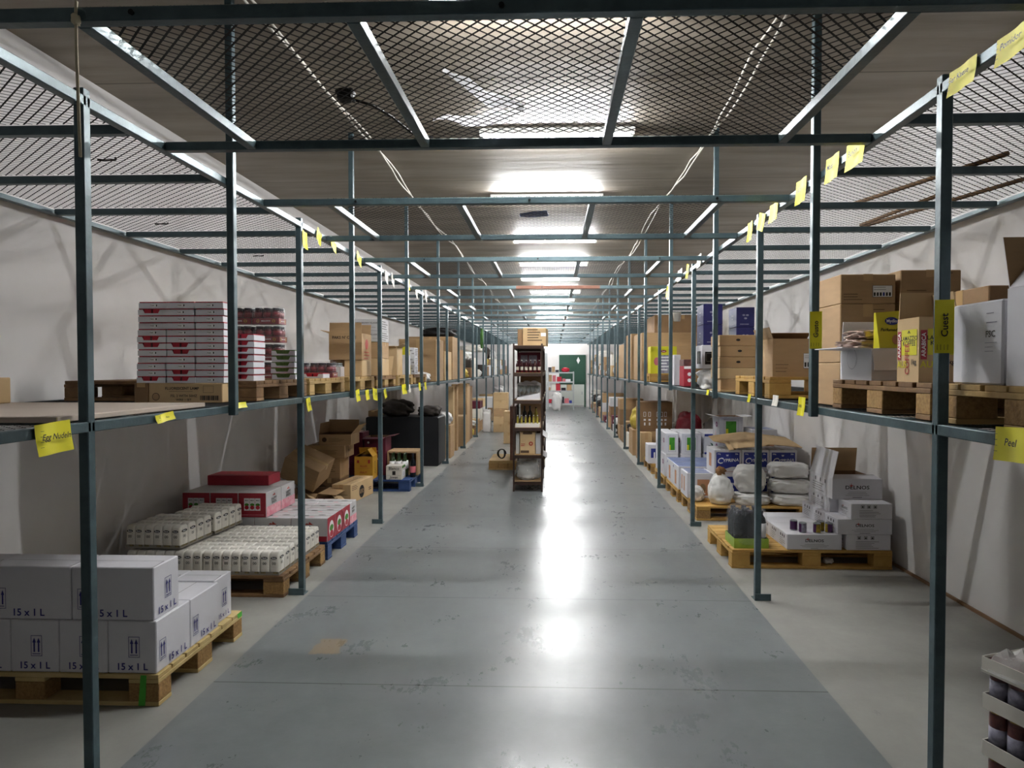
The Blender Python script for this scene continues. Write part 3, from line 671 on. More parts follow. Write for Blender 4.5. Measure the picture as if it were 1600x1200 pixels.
# black cabinet and what lies on it
t = thing('black_cabinet', 'large black cabinet lying on the floor with rounded corners, below the left shelf', 'cabinet', (-2.375, 10.57, 0), 0)
b = MB('black_board'); pts = []
for cx, cz, a0 in ((.575-.03, .03, -90), (.575-.03, .77-.03, 0), (-.575+.03, .77-.03, 90), (-.575+.03, .03, 180)):
    for k in range(5): a = math.radians(a0+90*k/4); pts.append((cx+.03*math.cos(a), cz+.03*math.sin(a)))
n = len(pts); b.add([(x, -.32, z) for x, z in pts]+[(x, .32, z) for x, z in pts], [tuple(range(n)), tuple(range(n, 2*n))[::-1]]+[(k, k+n, (k+1) % n+n, (k+1) % n) for k in range(n)], 'black_board'); b.obj('body', t)
def heap(name, label, cat, x, y, z, rx, ry, rz_, m, seed=0, e=.7, amp=.12, group=None, top=None, rot=0, wr=.13):
    o = MB(m).blob(0, 0, rz_, rx, ry, rz_, m, e=e, amp=amp, seed=seed, nu=44, nv=26, top=top, wr=wr).obj(name); o.location = (x, y, z); o.rotation_euler = (0, 0, rot); return tagit(o, label, cat, group)
heap('clothes_heap', 'dark crumpled heap of clothes on the black cabinet by the wall', 'clothes', -2.50, 10.5, .77, .23, .22, .13, 'dark_cloth', 3)
heap('jacket', 'dark grey folded jacket on the aisle end of the black cabinet', 'jacket', -2.0, 10.55, .77, .17, .2, .08, 'dark_cloth', 8)
carton('flat brown carton on the wall end of the black cabinet', -2.94, -2.79, 10.35, 10.8, .771, .86, 'kraft_dark')
# stuff on the left floor farther back
G = 'cartons stacked on the floor behind the black cabinet'
for i, (zz, h, dx) in enumerate(((0, .14, 0), (.141, .13, .01), (.272, .15, -.005), (.423, .14, .01))):
    carton('flattened brown carton, %s from the bottom, in the stack beside the white sacks' % NTH[i], -1.97+dx, -1.755, 11.15, 11.55, zz, zz+h, 'kraft', group=G, simple=True)
heap('white_sack', 'crumpled white plastic sack on top of the flattened brown cartons', 'sack', -1.88, 11.32, .564, .13, .16, .11, 'plastic_white', 5, e=.8)
0 and heap('white_sack', 'white sack slumped behind the black cabinet near its corner', 'sack', -2.1, 11.4, .0, .13, .2, .36, 'plastic_white', 15, e=.6)
for i, (y, x0, x1, h, m) in enumerate(((11.95, -1.93, -1.83, 1.2, 'kraft_light'), (12.2, -1.9, -1.80, 1.24, 'kraft'), (12.8, -1.95, -1.76, .60, 'kraft'), (13.5, -1.97, -1.78, 1.22, 'kraft'), (14.1, -2.0, -1.80, 1.15, 'kraft_dark'))):
    carton('tall brown carton standing under the left shelf, %s beyond the flattened cartons' % NTH[i], x0, x1, y, y+(.18 if i < 2 else .45), 0, h, m, group='tall cartons under the left shelf', simple=True)
# ================================================================ left shelf
ZL = ZS+T/2+.001
o = MB('board_beige').cbox(-.665, .665, -.5, .5, 0, .022, .003).obj('fibreboard_sheet'); o.location = (-2.43, 2.78, ZL); tagit(o, 'large beige fibreboard sheet lying on the front end of the left shelf', 'board')
carton('small brown carton cut off by the left edge, on the beige board', -3.06, -2.71, 2.9, 3.2, ZL+.0225, ZL+.15, 'kraft_light')
def d_lamp(p, w, d, h):
    a = Face(p, 'F', w, d, h); a.text('FLUORESCENT LAMP', -.02, h*.72, .021, 'ink').rect(-w*.22, w*.1, h*.56, h*.575, 'ink').text('FSL 2 WITH 50HZ', -.01, h*.34, .02, 'ink').text('WIRE 1 SET', -.01, h*.14, .018, 'ink').frame(w*.24, w*.38, h*.5, h*.86, .0015, 'ink')
    a.oval(-w*.4, h*.3, .022, .022, 'ink').oval(-w*.4, h*.3, .019, .019, 'kraft')
    for k in range(12): a.rect(w*.2+k*.009, w*.2+k*.009+.004+(k % 3)*.0015, h*.12, h*.36, 'ink')
carton('long kraft box printed FLUORESCENT LAMP under the red and white trays', -2.315, -1.885, 3.69, 3.85, ZL, ZL+.112, 'kraft_light', deco=d_lamp)
carton('dark brown carton end beside the fluorescent lamp box', -2.40, -2.318, 3.69, 3.85, ZL, ZL+.112, 'kraft_dark')
def tray_proto(kind, label, loc, group):
    w, d, h = .164, .15, .0385
    base, jar = ('red_tray', 'jar_red') if kind == 'red' else ('offwhite', 'green_jar')
    t = thing('jar_tray', label, 'tray', loc, 0, group)
    b = MB('white_card'); nt = w*.30; c0 = -w*.02
    b.box(-w/2, w/2, -d/2, d/2, 0, .002)
    b.add([(-w/2,-d/2,0),(w/2,-d/2,0),(w/2,-d/2,h*.82),(c0+nt,-d/2,h*.82),(c0+nt*.8,-d/2,h*.3),(c0-nt*.8,-d/2,h*.3),(c0-nt,-d/2,h*.82),(-w/2,-d/2,h*.82)], [(0,1,4,5),(0,5,6,7),(1,2,3,4)]) if kind != 'plain' else b.box(-w/2, w/2, -d/2, -d/2+.002, .002, h*.82)
    b.box(w/2-.002, w/2, -d/2, d/2, .002, h*.82).box(-w/2, -w/2+.002, -d/2, d/2, .002, h*.82).box(-w/2, w/2, d/2-.002, d/2, .002, h*.82)
    b.obj('tray_wall', t)
    if kind == 'plain': base, jar = 'red_tray', 'jar_red'
    if kind == 'green': base = 'green_jar'
    g = MB(jar)
    g.box(-w/2+.004, w/2-.004, -d/2+.004, d/2-.004, .002, h*.9, base)
    for i in range(3):
        for j in range(1): g.lathe([(.021, .003), (.021, h*.88)], 12, jar if kind != 'green' else 'green_jar', x=-w/2+.028+i*.053, y=-d/2+.0235)
    g.obj('jars', t)
    q = MB('red_tray' if kind != 'green' else 'rag_green'); q.box(-w/2+.003, w/2-.003, -d/2+.003, d/2-.003, h*.9, h*.985); q.obj('tray_lid', t)
    if kind == 'plain':
        a = MB('ink'); F2 = Face(a, 'F', w, d, h*.82); F2.rect(-.012, .03, h*.22, h*.62, 'ink_white'); F2.text('7204', -.002, h*.42, .011, 'ink').rect(.02, .027, h*.3, h*.58, 'ink'); a.obj('sticker', t)
    return t
G = 'red and white jar trays stacked on the left shelf'
PR = {}
rd = random.Random(4)
notch = {(0,0),(0,5),(0,6),(0,10),(1,0),(1,1),(1,4),(1,5)}
for c in range(3):
    x = (-2.30, -2.128, -1.957)[c]
    for k in range(12):
        kind = 'red' if (c, k) in notch else 'plain'
        lab = 'red and white jar tray, %s from the bottom of the %s stack' % (NTH[k], ('leftmost', 'middle tall', 'third tall')[c])
        loc = (x+rd.uniform(-.004,.004)+(.012*(k/12) if c == 0 else 0), 3.767+rd.uniform(-.003,.003), ZL+.1125+k*.0386)
        if kind in PR: dup(PR[kind], loc, lab)
        else: PR[kind] = tray_proto(kind, lab, loc, G)
ZP = ZL+.12      # deck of the low pallets on the shelves
pallet('dark wooden pallet on the left shelf under the short stack of red trays', -2.95, -1.77, 3.87, 4.67, ZL, .12, 'wood_brown', gm='wood_brown')
pallet('wooden pallet on the left shelf under the dark red jar packs', -2.95, -1.77, 4.73, 5.53, ZL, .12, 'wood', gm='wood')
pallet('wooden pallet on the left shelf under the big brown opened box', -2.95, -1.77, 5.66, 6.46, ZL, .12, 'wood', gm='wood')
pallet('wooden pallet on the left shelf under the white HI cartons', -2.95, -1.77, 6.54, 7.34, ZL, .12, 'wood_brown', gm='wood')
pallet('wooden pallet on the left shelf under the yellow and white boxes', -2.95, -1.77, 7.44, 8.24, ZL, .12, 'wood', gm='wood')
pallet('wooden pallet on the left shelf under the three slim white cartons', -2.95, -1.77, 8.34, 9.14, ZL, .12, 'wood_brown', gm='wood')
for k in range(7): dup(PR['red'], (-1.874+rd.uniform(-.003,.003), 3.96, ZP+.001+k*.0405), 'red and white jar tray, %s up in the short stack beside the green trays' % NTH[k])
gp = None
for k in range(5):
    lab = 'green and white jar tray, %s from the bottom of its stack' % NTH[k]; loc = (-1.861+rd.uniform(-.004,.004), 4.55, ZP+.001+k*.041)
    if gp: dup(gp, loc, lab)
    else: gp = tray_proto('green', lab, loc, 'green jar trays on the left shelf')
def jar_pack(label, loc, group, nx=3, ny=2, rz=0):
    w, d, h = nx*.066, ny*.066, .128
    t = thing('jar_pack', label, 'pack', loc, rz, group)
    b = MB('jar_label'); b.box(-w/2, w/2, -d/2, d/2, 0, .003).box(-w/2, w/2, -d/2, -d/2+.002, .003, .042).box(-w/2, w/2, d/2-.002, d/2, .003, .042).box(w/2-.002, w/2, -d/2, d/2, .003, .042).box(-w/2, -w/2+.002, -d/2, d/2, .003, .042)
    for sd in 'FR':
        a = Face(b, sd, w, d, .042)
        for u in (-.3, .3): a.oval(u*a.W, .021, .013, .013, 'can_yellow', 10).oval(u*a.W, .021, .007, .007, 'red_print', 8)
        a.text('SMAKOWITE', 0, .021, .012, 'ink_white')
    b.obj('tray', t)
    for i in range(nx):
        for j in range(ny):
            g = MB('jar_red'); g.lathe([(.029, .004), (.031, .012), (.031, .088), (.026, .098), (.024, .1), (.027, .1005), (.027, .118), (.026, .119)], 12, ms=['jar_red','jar_red','jar_red','jar_red','jar_red','lid_dark','lid_dark','lid_dark'])
            g.lathe([(.0315, .05), (.0315, .085)], 12, 'jar_label'); o = g.obj('jar', t); o.location = (-w/2+.033+i*.066, -d/2+.033+j*.066, 0)
    MB('film').blob(0, 0, .065, w/2+.004, d/2+.004, .069, 'film', e=.2, amp=.03, seed=3, nu=28, nv=14).obj('shrink_film', t)
    return t
G = 'dark red shrink-wrapped jar packs on the left shelf'; jp = None
for c in range(2):
    for k in range(4):
        lab = 'dark red jar pack in film, %s from the bottom of the %s stack' % (NTH[k], ('aisle-side', 'inner')[c]); loc = (-2.13-.215*c, 4.89+rd.uniform(-.01,.01), ZP+.002+k*.1345)
        jp = jp or jar_pack(lab, loc, G)
        if (c, k) != (0, 0): dup(jp, loc, lab, rd.uniform(-.05,.05))
dup(jp, (-1.895, 5.36, ZP+.002), 'single shrink-wrapped pack of dark red jars at the aisle edge of the left shelf', 0)
dup(jp, (-2.12, 5.38, ZP+.002), 'single shrink-wrapped pack of dark red jars behind the one at the shelf edge', .1)
dup(PR['red'], (-1.87, 5.13, ZP+.001), 'lone red and white jar tray in front of the single jar packs')
def d_white(txt):
    def f(p, w, d, h):
        a = Face(p, 'F', w, d, h); a.text(txt, 0, h*.66, h*.2, 'ink_grey').text('HI', .02, h*.32, h*.26, 'ink_grey').lines(w*.2, w*.42, h*.3, 1, .01, .003, 'ink_grey')
        b = Face(p, 'R', w, d, h); b.lines(-d*.4, d*.4, h*.8, 4, h*.2, h*.07, 'ink_grey')
    return f
def d_kc(p, w, d, h):
    a = Face(p, 'F', w, d, h); a.text("PAKS N' CARE", -.01, h*.84, .036, 'ink')
    b = Face(p, 'R', w, d, h); b.oval(0, h*.6, .05, .05, 'ink_red').lines(-d*.3, d*.3, h*.3, 3, .03, .008, 'ink_red')
carton("big brown open carton printed PAKS N' CARE on the left shelf", -2.10, -1.79, 6.10, 6.42, ZP+.156, 1.86, 'kraft', flaps={'F': (-6, .10), 'L': (70, .09), 'B': (10, .1)}, deco=d_kc)
carton("plain kraft carton supporting the big brown PAKS N' CARE carton", -1.96, -1.79, 6.11, 6.42, ZP+.001, ZP+.155, 'kraft_light')
carton("kraft carton under the inner half of the PAKS N' CARE carton", -2.12, -1.965, 6.18, 6.42, ZP+.001, ZP+.155, 'kraft')
t = thing('jar_box', 'white tray of clear jars in front of the kraft cartons on the left shelf', 'tray', (-2.02, 6.06, ZP+.001), 0)
MB('white_card').box(-.06, .06, -.06, .06, 0, .003).box(-.06, .06, -.06, -.058, .003, .09).box(.058, .06, -.06, .06, .003, .09).box(-.06, -.058, -.06, .06, .003, .09).box(-.06, .06, .058, .06, .003, .09).obj('box', t)
for i in range(2):
    for j in range(2): o = MB('clear_glass').lathe([(.025, .004), (.026, .1), (.02, .108), (.022, .109), (.022, .125)], 12, ms=['clear_glass', 'clear_glass', 'metal', 'metal', 'metal']).obj('jar', t); o.location = (-.028+.056*i, -.028+.056*j, 0)
carton('kraft carton at the bottom of the white HI carton stack', -2.12, -1.80, 6.85, 7.15, ZP+.001, ZP+.18, 'kraft_light')
carton('kraft carton in the middle of the white HI carton stack', -2.12, -1.80, 6.85, 7.15, ZP+.181, 1.81, 'kraft')
carton('lower white HI carton with grey print on the left shelf', -2.12, -1.80, 6.84, 7.15, 1.811, 1.925, 'grey_card', deco=d_white('POMIDOROWY KLASIK'), tape=None)
carton('upper white HI carton with grey print, highest on the left shelf', -2.13, -1.805, 6.84, 7.15, 1.926, 2.05, 'grey_card', deco=d_white('POMIDOROWY KLASIK'), tape=None)
carton('kraft carton with light label behind the HI cartons on the left shelf', -1.93, -1.79, 7.47, 7.75, ZP+.001, ZP+.32, 'kraft_light', flaps={'R': (60, .08), 'F': (80, .06)})
o = MB('kraft_light').box(-.10, .10, -.003, .003, 0, .24).obj('cardboard_sheet'); o.location = (-1.90, 7.26, ZP+.002); o.rotation_euler = (-.5, 0, 0); tagit(o, 'loose kraft cardboard sheet leaning back on the left shelf beside the HI cartons', 'cardboard')
def d_lines(p, w, d, h): Face(p, 'F', w, d, h).frame(-w*.3, w*.3, h*.6, h*.8, .003, 'ink_grey').lines(-w*.3, w*.3, h*.45, 3, .02, .003, 'ink_grey')
carton('white carton beneath the yellow carton on the left shelf', -1.97, -1.775, 7.86, 8.12, ZP+.001, 1.695, 'white_card', deco=d_lines)
carton('bright yellow carton with torn holes on top of the white carton', -1.965, -1.78, 7.87, 8.1, 1.696, 1.80, 'yellow_card', deco=lambda p, w, d, h: Face(p, 'F', w, d, h).oval(-.04, h*.2, .02, .008, 'ink').oval(.03, h*.35, .02, .008, 'ink'))
bottle('oil_bottle', 'bottle of yellow oil standing beside the white cartons on the left shelf', -1.81, 8.29-.09, ZP+.001, 'oil', .6, None, 'yellow_card')
for k in range(3): carton('slim white carton, %s from the bottom of its stack next to the oil bottle' % NTH[k], -1.87, -1.78, 8.4, 8.6, ZP+.001+k*.115, ZP+.001+k*.115+.113, 'white_card', deco=d_white('BIO'), tape=None, group='slim white cartons on the left shelf')
for i, (x0, x1, y0, y1, z1, m) in enumerate(((-2.35, -1.78, 9.95, 10.6, 1.98, 'kraft'), (-2.3, -1.79, 10.8, 11.5, 1.82, 'kraft_light'), (-2.6, -1.80, 11.7, 12.5, 2.1, 'kraft'), (-2.3, -1.82, 12.7, 13.4, 1.9, 'kraft_dark'))):
    carton('large brown carton on the left shelf, %s beyond the slim white cartons' % NTH[i], x0, x1, y0, y1, ZL, z1, m, group='large brown cartons on the left shelf')
heap('white_bag', 'crumpled white bag on the left shelf in front of the large brown cartons', 'bag', -1.95, 9.55, ZL, .14, .2, .07, 'plastic_white', 2)
heap('black_bag', 'black plastic bag hanging full on top of the large brown carton', 'bag', -2.1, 12.1, 2.1, .3, .3, .09, 'black', 4)
# ================================================================ right floor 1: stack of canned drinks at the right edge
def can_layer(t, zz, cans=True):
    pass
t = thing('can_pallet_stack', 'stack of trays of brown drink cans under clear film, cut by the right edge', 'cans', (1.52, 2.36, 0), math.radians(20))
# local frame: the near-left corner column runs along -y and +x from the origin
W_, D_ = .40, .55
for L in range(3):
    z0 = .0+L*.167
    MB('offwhite').box(0, W_, -D_, 0, z0, z0+.003).box(-.003, 0, -D_, 0, z0, z0+.052).box(W_, W_+.003, -D_, 0, z0, z0+.052).box(0, W_, -.003, 0, z0, z0+.052).box(0, W_, -D_-.003, -D_, z0, z0+.052).obj('tray', t)
    for i in range(6):
        for j in range(8):
            if 0 < i < 5 and 0 < j < 7: continue
            g = MB('can_brown'); R = .031
            g.lathe([(R*.8, 0), (R, .006), (R, .148), (R*.93, .155), (R*.96, .157), (R*.96, .162), (R*.85, .160)], 16, ms=['can_brown', 'can_brown', 'can_brown', 'lid_gold', 'lid_gold', 'lid_gold', 'lid_gold'])
            g.lathe([(R+.0004, .035), (R+.0004, .105)], 16, 'label_grey')
            o = g.obj('drink_can', t); o.location = (.034+i*.066, -.034-j*.066, z0+.003); o.rotation_euler = (0, 0, random.uniform(0, 6))
MB('offwhite').box(-.004, W_+.004, -D_-.004, .004, .502, .506, 'can_brown').box(-.005, -.002, -D_-.004, .004, .46, .515).box(-.004, W_+.004, .002, .005, .46, .515).box(-.004, W_+.004, -D_-.005, -D_-.002, .46, .515).box(W_+.002, W_+.005, -D_, 0, .46, .515).obj('lid_tray', t)
fm = MB('film_thick'); rd = random.Random(9); vs = []; NX, NY = 14, 18
for i in range(NX+1):
    for j in range(NY+1):
        x = -.01+(W_+.02)*i/NX; y = -D_-.01+(D_+.02)*j/NY; e = min(i, j, NX-i, NY-j)
        vs.append((x, y, (.47 if e == 0 else .522+rd.uniform(0, .014)+(.018 if (i+j) % 5 == 0 else 0))))
fm.add(vs, [(i*(NY+1)+j, (i+1)*(NY+1)+j, (i+1)*(NY+1)+j+1, i*(NY+1)+j+1) for i in range(NX) for j in range(NY)], 'film_thick'); fm.obj('plastic_film', t)
# ================================================================ right floor 2: DELNOS cartons
pallet('yellow wooden pallet under the white DELNOS cartons', 1.365, 2.575, 5.07, 5.87, 0, m='wood_yellow', gm='wood_yellow')
def crown(a, u, v, s):
    for k in range(5):
        an = math.radians(30+30*k); L_ = s*(1, .8, 1.15, .8, 1)[k]; c, q = math.cos(an), math.sin(an); a.poly([(u-q*s*.14, v+c*s*.14), (u+q*s*.14, v-c*s*.14), (u+c*L_, v+q*L_)], 'ink_red')
def d_del(front):
    def f(p, w, d, h):
        a = Face(p, 'F', w, d, h)
        if front:
            a.text('DELNOS', 0, h*.58, h*.25, 'ink', 1.25); crown(a, -w*.12, h*.64, h*.17); a.lines(-w*.28, w*.28, h*.36, 3, h*.08, h*.014, 'ink_grey', cen=True); a.lines(-w*.1, w*.1, h*.1, 1, h*.1, h*.025, 'ink_grey', cen=True)
        else:
            for k, u in enumerate((-.22, -.07, .08)): a.frame(w*u-.012, w*u+.012, h*.70, h*.9, .0025, 'ink'); a.rect(w*u-.006, w*u+.006, h*.74, h*.84, 'ink')
            a.lines(-w*.3, w*.28, h*.56, 5, h*.1, h*.022, 'ink_grey')
        b = Face(p, 'L', w, d, h)
        if not front: b.text('DELNOS', 0, h*.55, h*.22, 'ink', 1.1); crown(b, -d*.1, h*.62, h*.14); b.lines(-d*.3, d*.3, h*.36, 3, h*.09, h*.02, 'ink_grey', cen=True)
        else:
            for k, u in enumerate((-.22, 0, .2)): b.rect(d*u-.008, d*u+.008, h*.66, h*.84, 'ink')
            b.lines(-d*.35, d*.3, h*.54, 4, h*.12, h*.025, 'ink_grey')
    return f
G = 'white DELNOS cartons on the yellow pallet'; z = .145; hh = .119
for r in range(4):
    carton('white DELNOS carton in the bottom layer, left column, %s row' % NTH[r], 1.785, 2.20, 5.08+r*.196, 5.08+r*.196+.194, z, z+hh, 'white_card', group=G, deco=d_del(True), tape=None)
    if r < 3: carton('white carton with handling symbols, bottom layer by the wall, %s row' % NTH[r], 2.235, 2.565, 5.08+r*.24, 5.08+r*.24+.236, z, z+hh, 'white_card', group=G, deco=d_del(False), tape=None)
    if r < 3: carton('white DELNOS carton in the second layer, %s row' % NTH[r], 2.165, 2.575, 5.08+r*.24, 5.08+r*.24+.236, z+hh+.001, z+2*hh, 'white_card', group=G, deco=d_del(True), tape=None)
carton('white carton with handling symbols, alone on the third layer by the wall', 2.265, 2.575, 5.08, 5.31, z+2*hh+.001, z+3*hh, 'white_card', group=G, deco=d_del(False), tape=None)
carton('white DELNOS carton supporting the back of the opened DELNOS carton', 2.20, 2.56, 5.33, 5.75, z+2*hh+.001, z+3*hh, 'white_card', group=G, deco=d_del(True), tape=None)
carton('opened white DELNOS carton on top of the stack with its brown flap raised', 2.19, 2.575, 5.24, 5.70, z+3*hh+.002, z+3*hh+.16, 'white_card', group=G, deco=d_del(True), flaps={'B': (-8, .2), 'L': (-12, .22), 'F': (-84, .14)}, flap_in='kraft')
def can(label, x, y, z, m, m2):
    t = thing('food_can', label, 'can', (x, y, z), random.uniform(-.4, .4), 'small tins on a DELNOS carton')
    MB('metal').lathe([(.026, 0), (.0275, .002), (.0275, .074), (.026, .076), (.0262, .072)], 20, 'metal').obj('tin', t)
    g = MB(m); R = .0282
    for k in range(20):
        a0, a1 = 2*PI*k/20, 2*PI*(k+1)/20; mm = m if k < 13 else m2
        g.add([(R*math.cos(a0), R*math.sin(a0), .006), (R*math.cos(a1), R*math.sin(a1), .006), (R*math.cos(a1), R*math.sin(a1), .069), (R*math.cos(a0), R*math.sin(a0), .069)], [(0,1,2,3)], mm, True)
    g.obj('paper_label', t)
zc = z+hh+.002
can('small purple tin on the DELNOS carton, back one of the left pair', 1.885, 5.22, zc, 'can_purple', 'can_purple')
can('small purple tin on the DELNOS carton, front one of the left pair', 1.925, 5.14, zc, 'can_purple', 'label_grey')
can('small yellow and purple tin, leftmost of the right three', 2.03, 5.13, zc, 'can_purple', 'can_yellow')
can('small yellow and purple tin, middle one behind the other two', 2.085, 5.20, zc, 'can_purple', 'can_yellow')
can('small purple tin, rightmost on the DELNOS carton', 2.125, 5.14, zc, 'can_yellow', 'can_purple')
t = thing('bottle_pack', 'film-wrapped pack of dark bottles in a lime green tray on the yellow pallet', 'bottles', (1.525, 5.24, .145), 0)
b = MB('lime'); b.box(-.13, .13, -.13, .13, 0, .003).box(-.13, .13, -.132, -.13, 0, .075).box(-.13, .13, .13, .132, 0, .075).box(-.132, -.13, -.132, .132, 0, .075).box(.13, .132, -.132, .132, 0, .075); b.obj('tray', t)
for i in range(3):
    for j in range(3):
        g = MB('bottle_dark'); g.lathe([(.034, .003), (.039, .01), (.04, .19), (.034, .225), (.018, .25), (.017, .262), (.02, .263), (.02, .285), (.018, .286)], 16, ms=['bottle_dark']*5+['bottle_dark', 'lid_dark', 'lid_dark'])
        o = g.obj('bottle', t); o.location = (-.084+.084*i, -.084+.084*j, 0)
        if j == 0 and i != 1:
            q = MB('ink_white'); q.lathe([(.0405, .08), (.0405, .19)], 16, 'ink_white' if i == 2 else 'bottle_dark'); q.obj('label', o)
MB('film').blob(0, 0, .153, .137, .137, .152, 'film', e=.3, amp=.012, seed=12, nu=30, nv=20, top=.04).obj('shrink_film', t)
# ================================================================ right floor 3: sacks and CYPRINA cartons
pallet('wooden pallet under the white flour sacks and CYPRINA cartons', 1.44, 2.60, 6.66, 7.46, 0, m='wood_yellow')
def sack(label, x, y, z, rx, ry, rz_, seed, e=.6, rot=0, tilt=0, top=None, amp=.07, tie=False):
    t = thing('flour_sack', label, 'sack', (x, y, z), rot, 'white woven flour sacks'); t.rotation_euler = (0, tilt, rot)
    MB('sack').blob(0, 0, rz_, rx, ry, rz_, 'sack', e=e, amp=amp, seed=seed, nu=56, nv=34, top=top, wr=.10).obj('sack_body', t)
    if tie:
        MB('burlap').blob(0, 0, rz_*2+.02, .045, .035, .045, 'burlap', e=1, amp=.3, seed=seed+3, wr=.3).obj('tied_neck', t)
    else:
        q = MB('sack'); n = 14; vs = []
        for k in range(n+1):
            u = k/n; vs += [(rx*.96, (u-.5)*ry*1.5, rz_+.012*math.sin(9*u)), (rx*1.10, (u-.5)*ry*1.55, rz_+.016*math.sin(9*u+.4))]
        q.add(vs, [(2*k, 2*k+2, 2*k+3, 2*k+1) for k in range(n)]+[(2*k+1, 2*k+3, 2*k+2, 2*k) for k in range(n)][:0], 'sack'); q.obj('seam', t)
    return t
sack('white woven sack standing with its brown tied neck up, front left', 1.71, 6.80, .145, .12, .12, .155, 21, .75, top=.30, tie=True)
sack('small white sack slumped at the left end of the sack pallet', 1.505, 6.96, .145, .065, .10, .075, 22, .7)
sack('bulging white sack leaning behind the grey post', 2.02, 6.83, .27, .155, .12, .135, 23, .7, tilt=-.06)
sack('flat white sack at the bottom beneath the bulging sack', 2.03, 6.82, .145, .165, .13, .056, 24, .5)
sack('flat white sack at the bottom right of the sack pile', 2.41, 6.80, .145, .175, .13, .058, 25, .45)
sack('white sack in the middle of the right-hand sack pile', 2.41, 6.81, .268, .19, .13, .07, 26, .5)
sack('white sack on top of the right-hand sack pile', 2.405, 6.84, .418, .185, .13, .075, 27, .5)
def d_cyp(p, w, d, h):
    a = Face(p, 'F', w, d, h); a.poly([(-w*.43, h*.24), (-w*.1, h*.22), (w*.15, h*.30), (w*.43, h*.30), (w*.43, h*.90), (-w*.43, h*.90)], 'blue_print')
    a.text('C', -w*.28, h*.54, h*.34, 'ink_white', 1, 0, .2).text('YPRINA', w*.11, h*.57, h*.18, 'ink_white', 1.05, .06, .2).text('w', -w*.02, h*.78, h*.14, 'ink_white').text('500g', -w*.33, h*.83, h*.07, 'ink_white').text('24x', w*.32, h*.83, h*.08, 'ink_white'); a.rect(-w*.42, w*.42, h*.1, h*.115, 'ink_red')
    b = Face(p, 'L', w, d, h); b.rect(-d*.15, d*.15, h*.25, h*.8, 'skin_print')
G = 'blue and white CYPRINA cartons behind the sacks'
for c in range(3):
    x0 = 1.715+c*.292
    carton('plain white carton underneath the %s CYPRINA carton' % ('left', 'middle', 'right')[c], x0, x0+.286, 7.08, 7.44, .145, .403, 'white_card', tape=None, deco=d_cyp)
    carton('%s blue and white CYPRINA carton behind the flour sacks' % ('left', 'middle', 'right')[c], x0, x0+.286, 7.08, 7.44, .404, .664, 'white_card', group=G, tape='tape_clear', deco=d_cyp)
o = MB('kraft_light'); vs = []
for i in range(13):
    for j in range(7):
        u, v = i/12, j/6; zz = .672+.035*math.sin(PI*u)*(1-v)+.11*v*(1-abs(u-.45))-(.10*max(0, .35-v)*(1 if u < .55 else .2))
        vs.append((-.43+.86*u+(.1 if v < .5 else 0)*(u < .1), -.24+.52*v, zz-.672+.012))
fs = [(i*7+j, (i+1)*7+j, (i+1)*7+j+1, i*7+j+1) for i in range(12) for j in range(6)]
nv_ = len(vs); o.add(vs+[(x, y, q-.005) for x, y, q in vs], fs+[tuple(k+nv_ for k in f[::-1]) for f in fs], 'kraft_light', True); o = o.obj('cardboard_sheet'); o.location = (2.17, 7.20, .70); tagit(o, 'bent kraft cardboard sheet lying across the CYPRINA cartons', 'cardboard')
def d_food(p, w, d, h):
    a = Face(p, 'F', w, d, h); a.rect(-w*.1, w*.38, h*.1, h*.75, 'skin_print').oval(w*.12, h*.4, w*.12, h*.18, 'rack_wood', 12)
    b = Face(p, 'L', w, d, h); b.rect(-d*.35, -d*.2, h*.2, h*.8, 'skin_print').rect(d*.0, d*.15, h*.2, h*.8, 'skin_print')
    c = Face(p, 'T', w, d, h)
    for k in range(3): c.rect(-w*.42, w*.42, d*(.08+.31*k), d*(.31+.31*k), 'blue_lid')
def d_green(p, w, d, h):
    a = Face(p, 'F', w, d, h); a.rect(-w*.22, w*.22, h*.2, h*.8, 'green_print').frame(-w*.3, w*.3, h*.12, h*.88, .003, 'label_grey'); a.rect(-w*.22, -w*.12, h*.2, h*.45, 'yellow_card')
    b = Face(p, 'L', w, d, h); b.oval(d*.1, h*.62, .045, .035, 'purple_print', 14).text('NB', d*.1, h*.62, .03, 'ink_white'); b.rect(-d*.1, -d*.04, h*.12, h*.3, 'pink_print')
def d_plant(p, w, d, h):
    a = Face(p, 'F', w, d, h); a.rect(-w/2+.003, w/2-.003, h*.86, h*.97, 'blue_print').rect(-w/2+.003, w/2-.003, .004, h*.1, 'blue_print')
    for k in range(7):
        an = math.radians(20+23*k); L_ = h*.42; u, v = 0-w*.12, h*.28; a.poly([(u, v), (u+math.cos(an-.18)*L_*.6, v+math.sin(an-.18)*L_*.6), (u+math.cos(an)*L_, v+math.sin(an)*L_), (u+math.cos(an+.18)*L_*.6, v+math.sin(an+.18)*L_*.6)], 'door_green')
    a.rect(-w*.2, -w*.04, h*.14, h*.3, 'door_green')
def d_bluetop(p, w, d, h):
    c = Face(p, 'T', w, d, h); c.rect(-w/2+.004, w/2-.004, .004, d-.004, 'blue_lid')
    b = Face(p, 'L', w, d, h); b.rect(-d*.1, d*.15, h*.15, h*.75, 'skin_print').oval(-d*.35, h*.85, .02, .015, 'blue_print', 10)
    Face(p, 'F', w, d, h).rect(-w*.4, -w*.3, h*.2, h*.8, 'skin_print')
carton('white carton with blue topped packs and bread picture beside the sacks', 1.43, 1.70, 6.96+.13, 7.45, .145, .41, 'white_card', tape=None, deco=d_food)
pallet('wooden pallet under the blue-lidded white cartons', 1.42, 2.60, 7.57, 8.37, 0, m='wood_yellow')
carton('long white carton with shiny blue lid, front of its pallet', 1.43, 2.28, 7.58, 7.95, .145, .41, 'white_card', tape=None, deco=d_bluetop)
